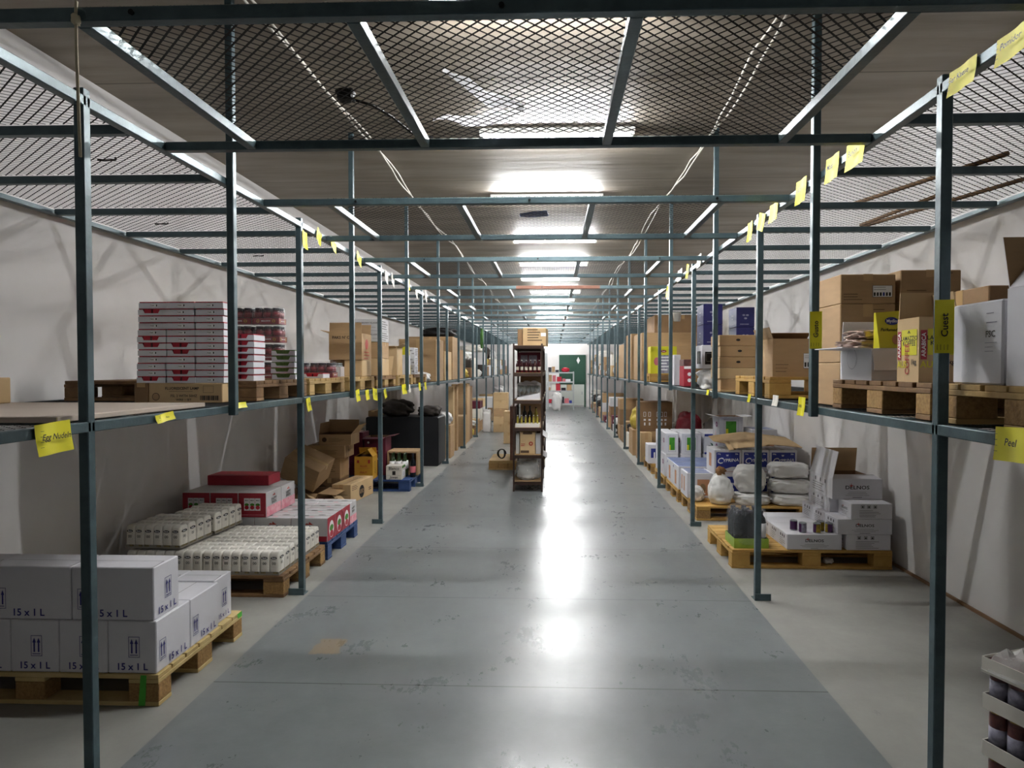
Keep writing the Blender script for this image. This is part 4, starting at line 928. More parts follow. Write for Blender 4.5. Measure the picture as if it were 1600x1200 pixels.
carton('long white carton with shiny blue lid, back of its pallet', 1.43, 2.28, 7.96, 8.36, .145, .41, 'white_card', tape=None, deco=d_bluetop)
carton('white carton with green picture stacked high by the wall', 1.99, 2.27, 7.98, 8.3, .69, .95, 'grey_card', tape=None, deco=d_green, flaps={'F': (85, .1), 'L': (80, .1), 'R': (85, .12)})
carton('plain white carton under the high green pictured carton', 1.99, 2.27, 7.98, 8.3, .411, .689, 'grey_card', tape=None, deco=d_green)
carton('white carton with bread picture next to the wall', 2.31, 2.6, 7.75, 8.1, .56, .82, 'grey_card', tape=None, deco=d_food)
carton('white carton on the floor pallet supporting the bread carton by the wall', 2.31, 2.6, 7.75, 8.1, .145, .559, 'grey_card', tape=None)
pallet('wooden pallet under the white cartons with green pictures', 1.42, 2.60, 8.48, 9.28, 0, m='wood_yellow')
G = 'white cartons with green pictures on the right floor'
for c, (x0, x1) in enumerate(((1.43, 1.60), (1.63, 1.89), (1.92, 2.33))):
    carton('white green-printed carton in the bottom layer, %s from the aisle' % NTH[c], x0, x1, 8.5, 8.86, .145, .43, 'white_card', tape=None, deco=d_green, group=G)
    carton('white %s carton in the top layer, %s from the aisle' % (('green-pictured', 'green-pictured', 'blue-banded plant-pictured')[c], NTH[c]), x0+.01, x1, 8.5, 8.86, .431, .70, 'white_card', tape=None, deco=d_plant if c == 2 else d_green, group=G)
    carton('white carton behind the top layer green cartons, %s from the aisle' % NTH[c], x0, x1, 8.88, 9.26, .145, .69, 'white_card', tape=None, group=G)
pallet('wooden pallet behind the green pictured cartons', 1.42, 2.60, 9.6, 10.4, 0, m='wood_yellow')
carton('white carton with blue picture at the aisle edge of its pallet', 1.38, 1.58, 9.65, 9.95, .145, .42, 'white_card', tape=None, deco=lambda p, w, d, h: Face(p, 'F', w, d, h).rect(-w*.3, w*.35, h*.3, h*.8, 'blue_print').rect(-w*.1, w*.0, h*.3, h*.6, 'ink_white'))
carton('plain white carton beside the blue pictured carton', 1.6, 1.78, 9.65, 9.95, .145, .43, 'white_card', tape=None)
heap('red_bag', 'dark red bag lying on cartons beneath the right shelf', 'bag', 2.03, 9.98, .145, .19, .2, .36, 'darkred', 6, amp=.12)
def d_marks(p, w, d, h):
    a = Face(p, 'F', w, d, h)
    for u in (-.35, -.2, .05, .17, .29): a.frame(w*u-.02, w*u+.02, h*.5, h*.66, .006, 'ink_white'); a.rect(w*u-.018, w*u+.018, h*.36, h*.42, 'ink_white'); a.rect(w*u-.012, w*u+.012, h*.2, h*.3, 'ink_white')
carton('big dark kraft carton with white handling marks beneath the right shelf', 1.42, 1.95, 10.9, 11.4, .5, .98, 'kraft_dark', deco=d_marks)
carton('kraft carton under the big carton with white handling marks', 1.42, 1.95, 10.9, 11.4, .0, .499, 'kraft')
carton('small kraft carton in front of the big dark kraft carton', 1.40, 1.58, 10.62, 10.82, 0, .5, 'kraft_light')
# draped plastic on the right wall
c = MB('curtain'); rd = random.Random(2); vs = []; n = 90
for i in range(n+1):
    y = 8.4+3.6*i/n; zt = 1.28; zb = .55+.18*math.sin(i*.13)
    for k in range(5): v = k/4; vs.append((2.575-.028*math.sin(i*.9+v)-.02*math.sin(i*.37)-.02*v*math.sin(i*.21), y, zt+(zb-zt)*v))
c.add(vs, [(i*5+k, i*5+k+1, (i+1)*5+k+1, (i+1)*5+k) for i in range(n) for k in range(4)], 'curtain', True); o = c.obj('plastic_curtain'); tagit(o, 'grey-white plastic sheeting hanging in folds against the right wall', 'curtain')
c = MB('curtain'); vs = []
for i in range(41):
    y = 11.3+1.8*i/40
    for k in range(4): v = k/3; vs.append((-3.05+.035*math.sin(i*1.1)+.01*math.sin(i*.3), y, 1.28-.42*v))
c.add(vs, [(i*4+k, (i+1)*4+k, (i+1)*4+k+1, i*4+k+1) for i in range(40) for k in range(3)], 'curtain', True); tagit(c.obj('plastic_curtain'), 'short grey plastic sheeting hanging against the left wall above the clothes', 'curtain')
# ================================================================ right shelf
PH = .14; ZQ = ZL+PH
pallet('brown wooden pallet on the right shelf under the white open boxes, nearest', 1.40, 2.58, 1.62, 2.44, ZL, PH, 'wood', gm='chip')
pallet('brown wooden pallet on the right shelf under the coffee box', 1.40, 2.58, 2.50, 3.36, ZL, PH, 'wood_brown', gm='chip')
pallet('pale wooden pallet on the right shelf under the labelled open carton', 1.40, 2.58, 4.33, 5.13, ZL, PH, 'wood_yellow', gm='wood_yellow')
def d_wl(p, w, d, h):
    a = Face(p, 'L', w, d, h); a.lines(d*.2, d*.42, h*.85, 2, .03, .003, 'label_grey'); a.text('FSC', d*.28, h*.6, .03, 'ink_grey').lines(d*.18, d*.42, h*.5, 3, .014, .002, 'label_grey')
carton('smooth white carton on the nearest right shelf pallet, beside the grey post', 1.42, 1.80, 2.14, 2.40, ZQ+.001, 1.752, 'white_card', tape=None, deco=d_wl, ch=.006)
carton('big open white carton with brown lined flap at the right edge', 1.42, 1.85, 1.66, 2.12, ZQ+.001, 1.78, 'white_card', flaps={'B': (12, .17), 'L': (-38, .19), 'F': (30, .15)}, flap_in='kraft')
def d_sug(p, w, d, h):
    a = Face(p, 'F', w, d, h); a.text('CAR', 0, h*.42, .07, 'ink').text('SUL', .05, h*.33, .07, 'ink').text('2017', 0, h*.12, .07, 'ink').frame(-w*.1, w*.25, h*.78, h*.9, .004, 'ink_brown').text('LOT', w*.07, h*.84, .03, 'ink_brown')
carton('tall dark brown carton printed CAR SUL 2017 behind the coffee box', 1.80, 2.45, 2.80, 3.2, ZQ+.001, 1.875, 'kraft_dark', deco=d_sug)
def d_cof(p, w, d, h):
    for sd in 'FL':
        a = Face(p, sd, w, d, h); W = a.W
        a.rect(-W*.28, W*.42, h*.42, h*.82, 'can_yellow' if 0 else 'yellow_pack'); a.text('LAMAZZIO', W*.07, h*.68, W*.15, 'ink').text('KOFFEE', W*.07, h*.60, W*.17, 'ink').rect(-W*.46, -W*.3, h*.35, h*.8, 'red_print').text('ARABICA', -W*.38, h*.575, W*.15, 'ink_white', rot=PI/2)
        a.text('COFFEE', 0, h*.36, W*.28, 'ink_red', rot=PI/2, sx=.8).text('AUS', -W*.25, h*.27, W*.24, 'yellow_pack').text('1kg', W*.28, h*.31, W*.18, 'ink'); a.poly([(W*.0, h*.76), (W*.07, h*.81), (W*.14, h*.76), (W*.1, h*.76), (W*.07, h*.785), (W*.04, h*.76)], 'ink')
carton('narrow kraft coffee box with yellow and red label, brown flap raised', 1.41, 1.56, 2.60, 2.76, ZQ+.001, 1.73, 'kraft_light', flaps={'B': (-4, .11), 'R': (-10, .1)}, deco=d_cof)
def d_plate(p, w, d, h):
    a = Face(p, 'L', w, d, h); a.oval(-d*.1, h*.7, .05, .05, 'label_grey').oval(-d*.1, h*.7, .048, .048, 'white_card')
carton('white open carton lying with flaps spread on the right shelf', 1.42, 1.70, 3.0, 3.32, ZQ+.001, 1.62, 'white_card', flaps={'L': (88, .13), 'F': (168, .10), 'B': (-6, .14), 'R': (25, .1)}, deco=d_plate)
t = thing('cleaning_pack', 'yellow detergent bag with blue oval logo standing in the white open carton', 'pack', (1.60, 2.95, 1.60), .1)
t.location = (1.512, 3.045, ZQ+.0065)
g = MB('yellow_pack'); g.box(-.055, .055, -.022, .022, 0, .14, 'ink_white'); g.add([(-.052,-.024,.14),(.052,-.024,.14),(.052,.024,.14),(-.052,.024,.14),(-.062,-.006,.30),(.062,-.006,.31),(.062,.006,.31),(-.062,.006,.30)], FACES6, 'yellow_pack'); g.obj('packet', t)
q = MB('ink'); a = Face(q, 'F', .12, .052, .245); a.V = Vector((0, .11, 1)); a.O = Vector((0, -.0405, 0)); a.oval(.01, .262, .032, .018, 'blue_print').text('Mydlo', .01, .262, .02, 'ink_white').text('Perfumed', -.005, .222, .02, 'ink', shear=.3).oval(.025, .178, .018, .022, 'skin_print'); q.obj('printed_marks', t)
for k, (x, y, zz) in enumerate(((1.49, 3.19, 1.622), (1.52, 3.19, 1.668))):
    heap('silver_pouch', 'crinkled rose-silver pouch, the %s of two on the white open carton' % ('lower', 'upper')[k], 'pouch', x, y, zz, .11, .08, .022, 'silver_pink', 30+k, e=.45, amp=.14, group='silver pouches', rot=.2, wr=.3)
def d_lab(p, w, d, h):
    a = Face(p, 'F', w, d, h); a.rect(w*.08, w*.44, h*.22, h*.62, 'ink_white').frame(w*.08, w*.44, h*.22, h*.62, .002, 'ink_grey')
    for k in range(6): a.rect(w*(.1+.055*k), w*(.135+.055*k), h*.26, h*.38, 'blue_print' if k == 3 else 'ink')
    a.lines(w*.1, w*.4, h*.55, 2, .012, .002, 'ink_grey'); a.lines(-w*.45, -w*.1, h*.32, 3, h*.09, .003, 'ink_brown')
def d_ln(p, w, d, h): Face(p, 'F', w, d, h).lines(-w*.4, w*.1, h*.35, 3, .012, .003, 'ink_brown').lines(w*.1, w*.4, h*.9, 1, .012, .003, 'ink_brown')
G = 'kraft cartons stacked on the right shelf behind the pouches'
# two columns of large kraft cartons
for c, (x0, x1, zs) in enumerate(((1.46, 1.735, (1.336, 1.56, 1.86, 2.01)), (1.76, 2.06, (1.336, 1.60, 1.87, 2.03)))):
    for k in range(3):
        carton('kraft carton, %s from the bottom of the %s column near the right wall' % (NTH[k], ('left', 'right')[c]), x0, x1, 3.42, 3.75, zs[k]+.0005, zs[k+1], 'kraft', group=G, deco=d_lab if (c, k) == (0, 2) else d_ln)
carton('open kraft carton with barcode label on the pale right shelf pallet', 1.43, 1.77, 4.36, 4.7, ZQ+.001, 1.725, 'kraft', flaps={'L': (20, .08), 'R': (94, .3), 'B': (-60, .1)}, deco=d_lab)
def d_hole(p, w, d, h):
    a = Face(p, 'F', w, d, h); a.oval(-.02, h*.55, .018, .010, 'black')
G = 'low kraft boxes with handle holes on the right shelf'
for k in range(5):
    dx = (.03, .0, -.006, .012, -.01)[k]
    carton('low kraft box with a handle hole, %s from the bottom of its stack' % NTH[k], 1.395+dx*.3, 1.755+dx, 5.6, 5.9, ZL+.015+k*.0925, ZL+.015+k*.0925+.0915, 'kraft_light' if k == 1 else 'kraft', group=G, deco=d_hole if k != 1 else None, tape=None)
o = MB('kraft_light').box(-.22, .25, -.2, .2, 0, .0135).obj('cardboard_sheet'); o.location = (1.61, 5.75, ZL); tagit(o, 'cardboard sheet under the stack of handle-hole boxes', 'cardboard')
def d_beans(p, w, d, h):
    for sd in 'FL':
        a = Face(p, sd, w, d, h); 
        for k in range(3): an = 2*PI*k/3+.5; a.oval(.02*math.cos(an), h*.55+.02*math.sin(an), .014, .009, 'label_grey', 10)
        a.lines(-a.W*.3, a.W*.2, h*.15, 1, .01, .006, 'label_grey')
G = 'navy blue coffee cartons high on the right shelf'
carton('white microwave carton under the navy blue cartons', 1.40, 1.68, 6.28, 6.55, 1.53, 1.752, 'white_card', tape=None, deco=lambda p, w, d, h: Face(p, 'F', w, d, h).rect(-w*.4, w*.48, h*.18, h*.72, 'oven_dark').frame(-w*.36, w*.4, h*.3, h*.66, .004, 'ink_grey').text('Decpom', .02, h*.86, .03, 'maroon') and Face(p, 'L', w, d, h).rect(-.08, .08, h*.2, h*.75, 'oven_dark'))
heap('white_bag', 'crumpled white plastic bag under the microwave carton on the right shelf', 'bag', 1.54, 6.42, ZL, .13, .13, .094, 'plastic_white', 17, e=.45)
for k in range(2):
    carton('navy blue coffee carton with bean logo, %s of the left stack' % ('lower', 'upper')[k], 1.42, 1.60, 6.32, 6.6, 1.753+k*.196, 1.947+k*.196, 'navy', group=G, deco=d_beans, tape=None)
    carton('navy blue coffee carton with bean logo, %s of the right stack' % ('lower', 'upper')[k], 1.73, 1.90, 6.32, 6.6, 1.733+k*.19, 1.921+k*.19, 'navy', group=G, deco=d_beans, tape=None)
carton('kraft carton holding up the right stack of navy cartons', 1.72, 1.95, 6.25, 6.62, ZL, 1.732, 'kraft')
carton('small dark pictured carton beside the white slab on the right shelf', 1.41, 1.53, 7.2, 7.45, 1.56, 1.63+.0, 'can_brown', tape=None)
carton('red and white carton with round logos on the right shelf', 1.41, 1.53, 7.2, 7.45, ZL, 1.559, 'red_print', tape=None, deco=lambda p, w, d, h: Face(p, 'F', w, d, h).oval(0, h*.3, .02, .02, 'ink_white').oval(0, h*.6, .02, .02, 'ink_white').rect(-w/2+.002, w/2-.002, h*.86, h*.99, 'ink_white'))
carton('thin white slab of polystyrene standing on the right shelf', 1.395, 1.47, 7.7, 7.95, ZL, 1.69, 'white_card', tape=None)
pallet('wooden pallet under the yellow display carton on the right shelf', 1.40, 2.58, 9.68, 10.3, ZL, .12, 'wood_yellow', gm='wood_yellow')
carton('yellow carton display with grey printed lower half on the right shelf', 1.42, 1.80, 9.72, 10.0, ZP+.001, 1.855, 'yellow_card', tape=None, deco=lambda p, w, d, h: Face(p, 'F', w, d, h).rect(-w*.15, w*.38, .004, h*.68, 'label_grey').oval(.0, h*.82, .04, .02, 'ink_red').text('food', .0, h*.82, .022, 'ink_white').oval(-w*.27, h*.45, .04, .06, 'pinkish').lines(-w*.1, w*.3, h*.6, 5, .045, .018, 'ink_white'))
for i, (x0, x1, y0, y1, z1, m) in enumerate(((1.40, 2.5, 10.5, 11.6, 2.10, 'kraft'), (1.38, 2.3, 11.8, 12.9, 2.15, 'kraft'), (1.40, 2.3, 13.1, 14.2, 2.02, 'kraft'), (1.42, 2.2, 14.4, 15.0, 1.8, 'kraft_light'))):
    carton('very large brown carton on the right shelf, %s beyond the yellow display' % NTH[i], x0, x1, y0, y1, ZL, z1, m, group='very large brown cartons on the right shelf')
carton('long brown carton lying on top of the first very large brown carton', 1.6, 2.5, 10.55, 11.5, 2.101, 2.38, 'kraft_dark')
o = MB('ink_white').lathe([(.035, 0), (.045, .09), (.047, .092), (.045, .09)], 16, 'paper_bag').obj('paper_cup'); p_ = atx(1040+33, 497, 1.33); o.location = (1.30, 7.02, 2.03); tagit(o, 'pale plastic cup hung on the aisle side of a grey post', 'cup')
# ================================================================ centre rack
def shelf_rack(label, x0, x1, y0, y1, zs, m='rack_brown', bm='rack_wood', legs=.02, group=None, name='shelf_rack'):
    t = thing(name, label, 'shelf rack', ((x0+x1)/2, (y0+y1)/2, 0), 0, group); w, d = x1-x0, y1-y0
    for sx in (-1, 1):
        for sy in (-1, 1):
            b = MB(m); X = sx*(w/2-.0015); Y = sy*(d/2-.0015); b.box(min(X, X-sx*legs), max(X, X-sx*legs), Y-.0015, Y+.0015, 0, zs[-1]+.02).box(X-.0015, X+.0015, min(Y, Y-sy*legs), max(Y, Y-sy*legs), 0, zs[-1]+.02); b.obj('leg', t)
    for z in zs:
        s = MB(bm).box(-w/2+.004, w/2-.004, -d/2+.004, d/2-.004, z-.012, z).obj('shelf_board', t)
        MB(m).box(-w/2+.003, w/2-.003, -d/2+.001, -d/2+.0035, z-.045, z-.004).box(-w/2+.003, w/2-.003, d/2-.0035, d/2-.001, z-.045, z-.004).box(-w/2+.001, -w/2+.0035, -d/2+.003, d/2-.003, z-.045, z-.004).box(w/2-.0035, w/2-.001, -d/2+.003, d/2-.003, z-.045, z-.004).obj('shelf_frame', t)
    return t
ZR = (.13, .46, .80, 1.14, 1.48, 1.82)
RX0, RX1 = -.505, -.135
shelf_rack('dark metal shelf rack with wooden shelves standing end-on in the middle of the aisle', RX0, RX1, 8.15, 9.15, ZR)
shelf_rack('second dark shelf rack directly behind the first in the aisle', RX0, RX1, 9.2, 10.2, ZR)
shelf_rack('third dark shelf rack at the back of the middle row', RX0, RX1, 10.25, 11.25, ZR[:5])
def d_dog(p, w, d, h): Face(p, 'F', w, d, h).lines(-w*.3, w*.35, h*.9, 5, h*.15, h*.05, 'ink_brown').rect(w*.28, w*.5, h*.52, h*.72, 'ink_white')
carton('worn kraft carton with white sticker on top of the middle rack', -.38, -.085, 8.35, 8.75, 1.822, 2.045, 'kraft_light', deco=d_dog, rz=-.06)
carton('dark grey carton beside the worn kraft carton on the middle rack', -.46, -.395, 8.4, 8.8, 1.822, 2.035, 'kraft_dark', tape=None)
carton('dark blue carton at the aisle side behind the worn kraft carton', -.06+.0, .02-.05, 8.9-.0, 9.1, 1.822, 2.02, 'navy', tape=None) if False else None
carton('dark purple case behind the bottles on the top compartment of the rack', -.47, -.17, 8.5, 8.9, 1.481, 1.74, 'maroon', tape=None, deco=lambda p, w, d, h: Face(p, 'F', w, d, h).rect(-w*.35, -w*.05, h*.5, h*.85, 'label_grey').rect(w*.0, w*.35, h*.45, h*.85, 'label_grey'))
bp0 = None
for k in range(6):
    x = -.455+k*.055; lab = 'small dark red bottle with pale label on the middle rack, %s from the left' % NTH[k]
    if bp0: dup(bp0, (x, 8.27, 1.481), lab)
    else: bp0 = bottle('jam_bottle', lab, x, 8.27, 1.481, 'jar_red', .52, 'offwhite', 'ink_white', group='dark red bottles on the rack')
# glasses under film + tilted white tray
o = MB('white_card').add([(-.14,-.16,0),(.15,-.16,0),(.15,.16,0),(-.14,.16,0),(-.14,-.16,.025),(.15,-.16,.085),(.15,.16,.085),(-.14,.16,.025)], FACES6).obj('white_tray'); o.location = (-.32, 8.34, 1.141); tagit(o, 'white slanted carton tray under the upturned glasses on the middle rack', 'tray')
GL = [(.028, 0), (.028, .003), (.004, .006), (.003, .07), (.012, .08), (.03, .105), (.032, .14), (.027, .17), (.026, .17)]
g0 = None
for i in range(5):
    for j in range(2):
        lab = 'clear stemmed glass on the middle rack, %s row, %s from the left' % (('front', 'back')[j], NTH[i]); loc = (-.44+i*.058, 8.56+.07*j, 1.141)
        if g0: dup(g0, loc, lab)
        else: g0 = MB('clear_glass').lathe([(max(r, .001), z) for r, z in GL], 12, 'clear_glass').obj('wine_glass'); g0.location = loc; tagit(g0, lab, 'glass', 'clear glasses on the rack')
heap('plastic_film_bundle', 'loose clear plastic film hanging over the glasses on the middle rack', 'film', -.32, 8.82, 1.141, .15, .12, .11, 'sheet', 40)
o = MB('offwhite').box(-.15, .15, -.1, .1, 0, .045).obj('bottle_tray'); o.location = (-.325, 8.26, .801); tagit(o, 'cream tray holding small white-capped bottles on the middle rack', 'tray')
b0 = None
for i in range(6):
    for j in range(2):
        lab = 'small white-capped bottle in the cream tray, %s row, %s from the left' % (('front', 'back')[j], NTH[i]); loc = (-.45+i*.05, 8.22+.055*j, .8465)
        if b0: dup(b0, loc, lab)
        else: b0 = bottle('small_bottle', lab, *loc, 'oil', .33, None, 'ink_white', group='white-capped bottles in the cream tray')
bottle('wine_bottle', 'tall dark bottle at the back of the middle rack, left one', -.38, 8.62, .801, 'bottle_dark', .8, 'label_grey')
bottle('wine_bottle', 'tall dark bottle at the back of the middle rack, centre one', -.31, 8.62, .801, 'bottle_dark', .8, None)
bottle('oil_bottle', 'yellow-green oil bottle at the back of the middle rack', -.23, 8.6, .801, 'oil', .75, None, 'lid_dark')
carton('kraft carton with round red print on the second lowest shelf of the rack', -.42, -.23, 8.2, 8.5, .461, .745, 'kraft_light', tape=None, deco=lambda p, w, d, h: Face(p, 'F', w, d, h).oval(w*.22, h*.47, .026, .026, 'ink_red').oval(w*.22, h*.47, .012, .012, 'kraft_light').lines(-w*.45, -w*.1, h*.45, 2, .02, .008, 'ink_red').rect(-w*.45, w*.1, h*.06, h*.17, 'ink_brown').rect(-w*.3, w*.3, h*.88, h*.98, 'ink_brown'))
carton('white carton left of the kraft carton on the middle rack', -.473, -.43, 8.25, 8.6, .461, .72, 'grey_card', tape=None)
carton('white open carton right of the kraft carton, flap hanging into the aisle', -.225, -.166, 8.25, 8.9, .461, .72, 'grey_card', flaps={'R': (125, .11)})
carton('white open carton on the lowest shelf, flap hanging into the aisle', -.225, -.166, 8.47, 9.0, .131, .43, 'grey_card', flaps={'R': (120, .1)})
heap('plastic_bag', 'clear crinkled plastic bag stuffed on the lowest shelf of the rack', 'bag', -.325, 8.33, .131, .14, .13, .12, 'film_thick', 41, e=.5)
heap('white_bundle', 'white bundle inside the clear plastic bag on the lowest shelf', 'bundle', -.325, 8.33, .133, .12, .11, .10, 'plastic_white', 42, e=.6)
for i, (y, z, h, m) in enumerate(((9.3, .131, .28, 'white_card'), (9.75, .131, .25, 'kraft'), (9.3, .461, .28, 'white_card'), (9.7, .461, .3, 'kraft_light'), (9.3, .801, .26, 'kraft'), (9.7, .801, .22, 'white_card'), (9.3, 1.141, .28, 'kraft_dark'), (9.75, 1.141, .24, 'kraft_light'), (10.4, .801, .3, 'blue_print'), (10.4, .461, .28, 'kraft'), (10.4, .131, .3, 'kraft'), (10.8, 1.141, .3, 'kraft_light'), (9.4, 1.481, .3, 'grey_card'), (10.35, 1.481, .34, 'grey_card'))):
    carton('carton on the rear racks in the middle row', -.47, -.17, y, y+.36, z, z+h, m, group='cartons on the rear racks of the middle row', simple=True)
# dark boards, pallet and boxes left of the rack
pallet('wooden pallet on the floor left of the middle rack', -.98, -.55, 9.9, 10.7, 0, .14, 'wood')
o = MB('rust').box(-.04, .04, -.35, .35, 0, .82).obj('wood_board'); o.location = (-.62, 10.3, .1405); tagit(o, 'reddish-brown upright boards standing on the pallet beside the rack', 'board')
o = MB('cable_black'); pts = [(.07*math.cos(a*.5)*(1-.01*a), 0.02*math.sin(a), .08+.07*math.sin(a*.5)) for a in range(0, 40)]; o.tube(pts, .008, 6, 'cable_black'); o = o.obj('coiled_cable'); o.location = (-.80, 10.1, .1405); tagit(o, 'black coiled cable lying on the pallet beside the rack', 'cable')
for k in range(5): carton('kraft carton standing in the aisle, %s from the bottom of the tall stack' % NTH[k], -1.45, -1.10, 15.8, 16.2, k*.19, k*.19+.189, 'kraft_light' if k != 2 else 'kraft', group='kraft cartons stacked in the left aisle')
for k in range(3): carton('kraft carton left of the racks, %s from the bottom of the short stack' % NTH[k], -1.02, -.78, 13.4, 13.75, k*.22, k*.22+.219, 'kraft_light', group='short stack of kraft cartons left of the racks')
heap('white_canister', 'white plastic canister standing beside the tall carton stack', 'canister', -1.62, 16.0, 0, .1, .14, .27, 'plastic_white', 50, e=.3, amp=.02)
# ================================================================ far end
struct('door_1', MB('door_green').box(.28, 1.22, YE-.05, YE-.001, .9, 2.02).box(.28, 1.22, YE-.05, YE-.001, .06, .899, 'door_grey').box(.22, .279, YE-.06, YE-.001, 0, 2.08, 'door_green').box(1.221, 1.28, YE-.06, YE-.001, 0, 2.08, 'door_green').box(.279, 1.221, YE-.06, YE-.001, 2.021, 2.08, 'door_green'), 'tall door, dark green above and pale grey below')
d = bpy.data.objects['door_1']; MB('ink_white').add([(.98-.07, YE-.052, 1.86), (.98, YE-.052, 1.72), (.98+.07, YE-.052, 1.86), (.98, YE-.052, 2.0)], [(0, 1, 2, 3)]).obj('door_sign', d, 'white diamond sign')
MB('metal').cbox(1.12, 1.15, YE-.09, YE-.05, .5, .62).obj('door_handle', d)
shelf_rack('pale grey metal shelf unit at the far end beside the green door', -.22, .76, 24.4, 24.85, (.25, .72, 1.05, 1.4), 'rack_grey', 'rack_grey', .04)
t = thing('metal_cabinet', 'narrow grey metal cabinet standing at the far end left of the shelf unit', 'cabinet', (-.36, 24.3, 0), 0); MB('rack_grey').cbox(-.13, .13, -.2, .2, 0, 2.1, .005).obj('body', t); MB('metal').box(.08, .09, -.215, -.2, 1, 1.15).obj('handle', t)
rd = random.Random(77); FM = ['white_card', 'kraft', 'kraft_light', 'red_tray', 'blue_print', 'grey_card', 'pinkish', 'lid_dark', 'offwhite']
for z in (.251, .721, 1.051, 1.401):
    x = -.2
    while x < .68:
        w = rd.uniform(.06, .18); h = rd.uniform(.08, .26)
        if x+w < .74 and not (z > 1.3 and .2 < x < .6): carton('small box on the far grey shelf unit', x, x+w, 24.45, 24.75, z, z+h, rd.choice(FM), group='small boxes on the far grey shelf unit', simple=True)
        x += w+rd.uniform(.01, .05)
heap('red_bag', 'bright red bag on top of the far grey shelf unit', 'bag', .44, 24.55, 1.401, .14, .1, .08, 'red_tray', 60)
heap('white_sack', 'white sack slumped in front of the far grey shelf unit', 'sack', .12, 24.1, 0, .18, .15, .33, 'plastic_white', 61)
# tall white wire shelving far left
shelf_rack('tall white shelf unit far down the aisle, seen through the middle rack', -1.6, -.9, 24.6, 25.0, (.4, .8, 1.2, 1.6, 2.0), 'lamp_white', 'lamp_white', .04)
# ---------------------------------------------------------------- distant goods on both sides, upper shelf and floor
rd = random.Random(123)
def distant(side, level, ya, yb, group, nouns):
    y = ya; z0 = ZL if level else 0; n = 0
    while y < yb:
        dlen = rd.uniform(.3, .6); y1 = min(y+dlen, yb+.3)
        xi = (XPL-.08) if side < 0 else (XPR+.08)
        depth = rd.uniform(.3, .7); top = z0
        for k in range(rd.choice((1, 2, 2, 3, 3))):
            h = rd.uniform(.14, .34); 
            if top+h > (z0+.98 if level else 1.24): break
            a, b = (xi-depth, xi) if side < 0 else (xi, xi+depth)
            typ = rd.random(); m = rd.choice(['kraft', 'kraft', 'kraft_light', 'kraft_dark', 'kraft_dark', 'white_card', 'grey_card', 'offwhite', 'maroon', 'dark_cloth'])
            if typ < .8: carton(nouns[0], a, b, y, y1, top+.001, top+h, m, group=group+', boxes', simple=True)
            else:
                heap('goods_bag', nouns[1], 'bag', (a+b)/2, (y+y1)/2, top+.001, depth*.46, (y1-y)*.46, h/2*.96, rd.choice(['plastic_white', 'dark_cloth', 'offwhite', 'sack_yellow', 'sack']), int(y*10), group=group+', bags'); break
            top += h
        y = y1+rd.uniform(.02, .25); n += 1
distant(-1, 0, 14.7, 25.5, 'far left floor', ('distant carton on the floor under the far left shelf', 'distant bag on the floor under the far left shelf'))
distant(-1, 1, 13.6, 25.5, 'far left shelf', ('distant carton on the far part of the left shelf', 'distant bag on the far part of the left shelf'))
distant(1, 0, 12.6, 25.5, 'far right floor', ('distant carton on the floor under the far right shelf', 'distant bag on the floor under the far right shelf'))
distant(1, 1, 15.3, 25.5, 'far right shelf', ('distant carton on the far part of the right shelf', 'distant bag on the far part of the right shelf'))
heap('yellow_sack', 'yellow plastic sack on cartons under the right shelf', 'sack', 1.56, 11.9, .45, .17, .2, .2, 'sack_yellow', 70, top=.3)
carton('kraft carton under the yellow sack at the aisle edge', 1.39, 1.78, 11.65, 12.2, 0, .449, 'kraft')
heap('goods_bag', 'white and brown bags heaped beside the big kraft carton', 'bag', 2.2, 11.4, 0, .2, .25, .3, 'plastic_white', 71)
# ================================================================ yellow shelf tags
def tag(label, px, py, side, w, h, tilt=0, text='', on='beam', out=.004, m='yellow'):
    X = (XPL+T/2+out) if side < 0 else (XPR-T/2-out)
    p = atx(px, py, X)
    t = thing('paper_tag', label, 'tag', (X, p.y, p.z), 0, 'yellow paper tags on the racking')
    g = MB(m); n = 6; vs = []; sg = 1 if side < 0 else -1   # sg: outward normal direction
    for i in range(n+1):
        for j in (0, 1, 2):
            v = j/2; c, s_ = math.cos(tilt), math.sin(tilt); yy = (i/n-.5)*w; zz = -v*h+h/2
            vs.append((sg*(.002+.010*v*v+.003*math.sin(i*1.3)), yy*c-zz*s_, yy*s_+zz*c))
    fs = [(i*3+j, (i+1)*3+j, (i+1)*3+j+1, i*3+j+1) for i in range(n) for j in (0, 1)]
    g.add(vs, fs, m, True); g.obj('paper', t)
    q = MB('ink'); 
    for k in range(4):
        z = h*.25-k*h*.17; y0 = -sg*w*.46; y1 = -sg*w*.36; xx = sg*.016
        if text != 'x': q.add([(xx, y0, z), (xx, y1, z), (xx, y1, z+.0015), (xx, y0, z+.0015)], [(0, 1, 2, 3)])
    if text and text != 'x':
        v2, f2 = text2d(text); s = min(h*.3, w*.9/max(1, len(text)*.5)); q.add([(sg*.017, sg*(x*s*1.0+y*s*.25), y*s+h*.05) for x, y in v2], f2, 'ink')
    q.obj('handwriting', t)
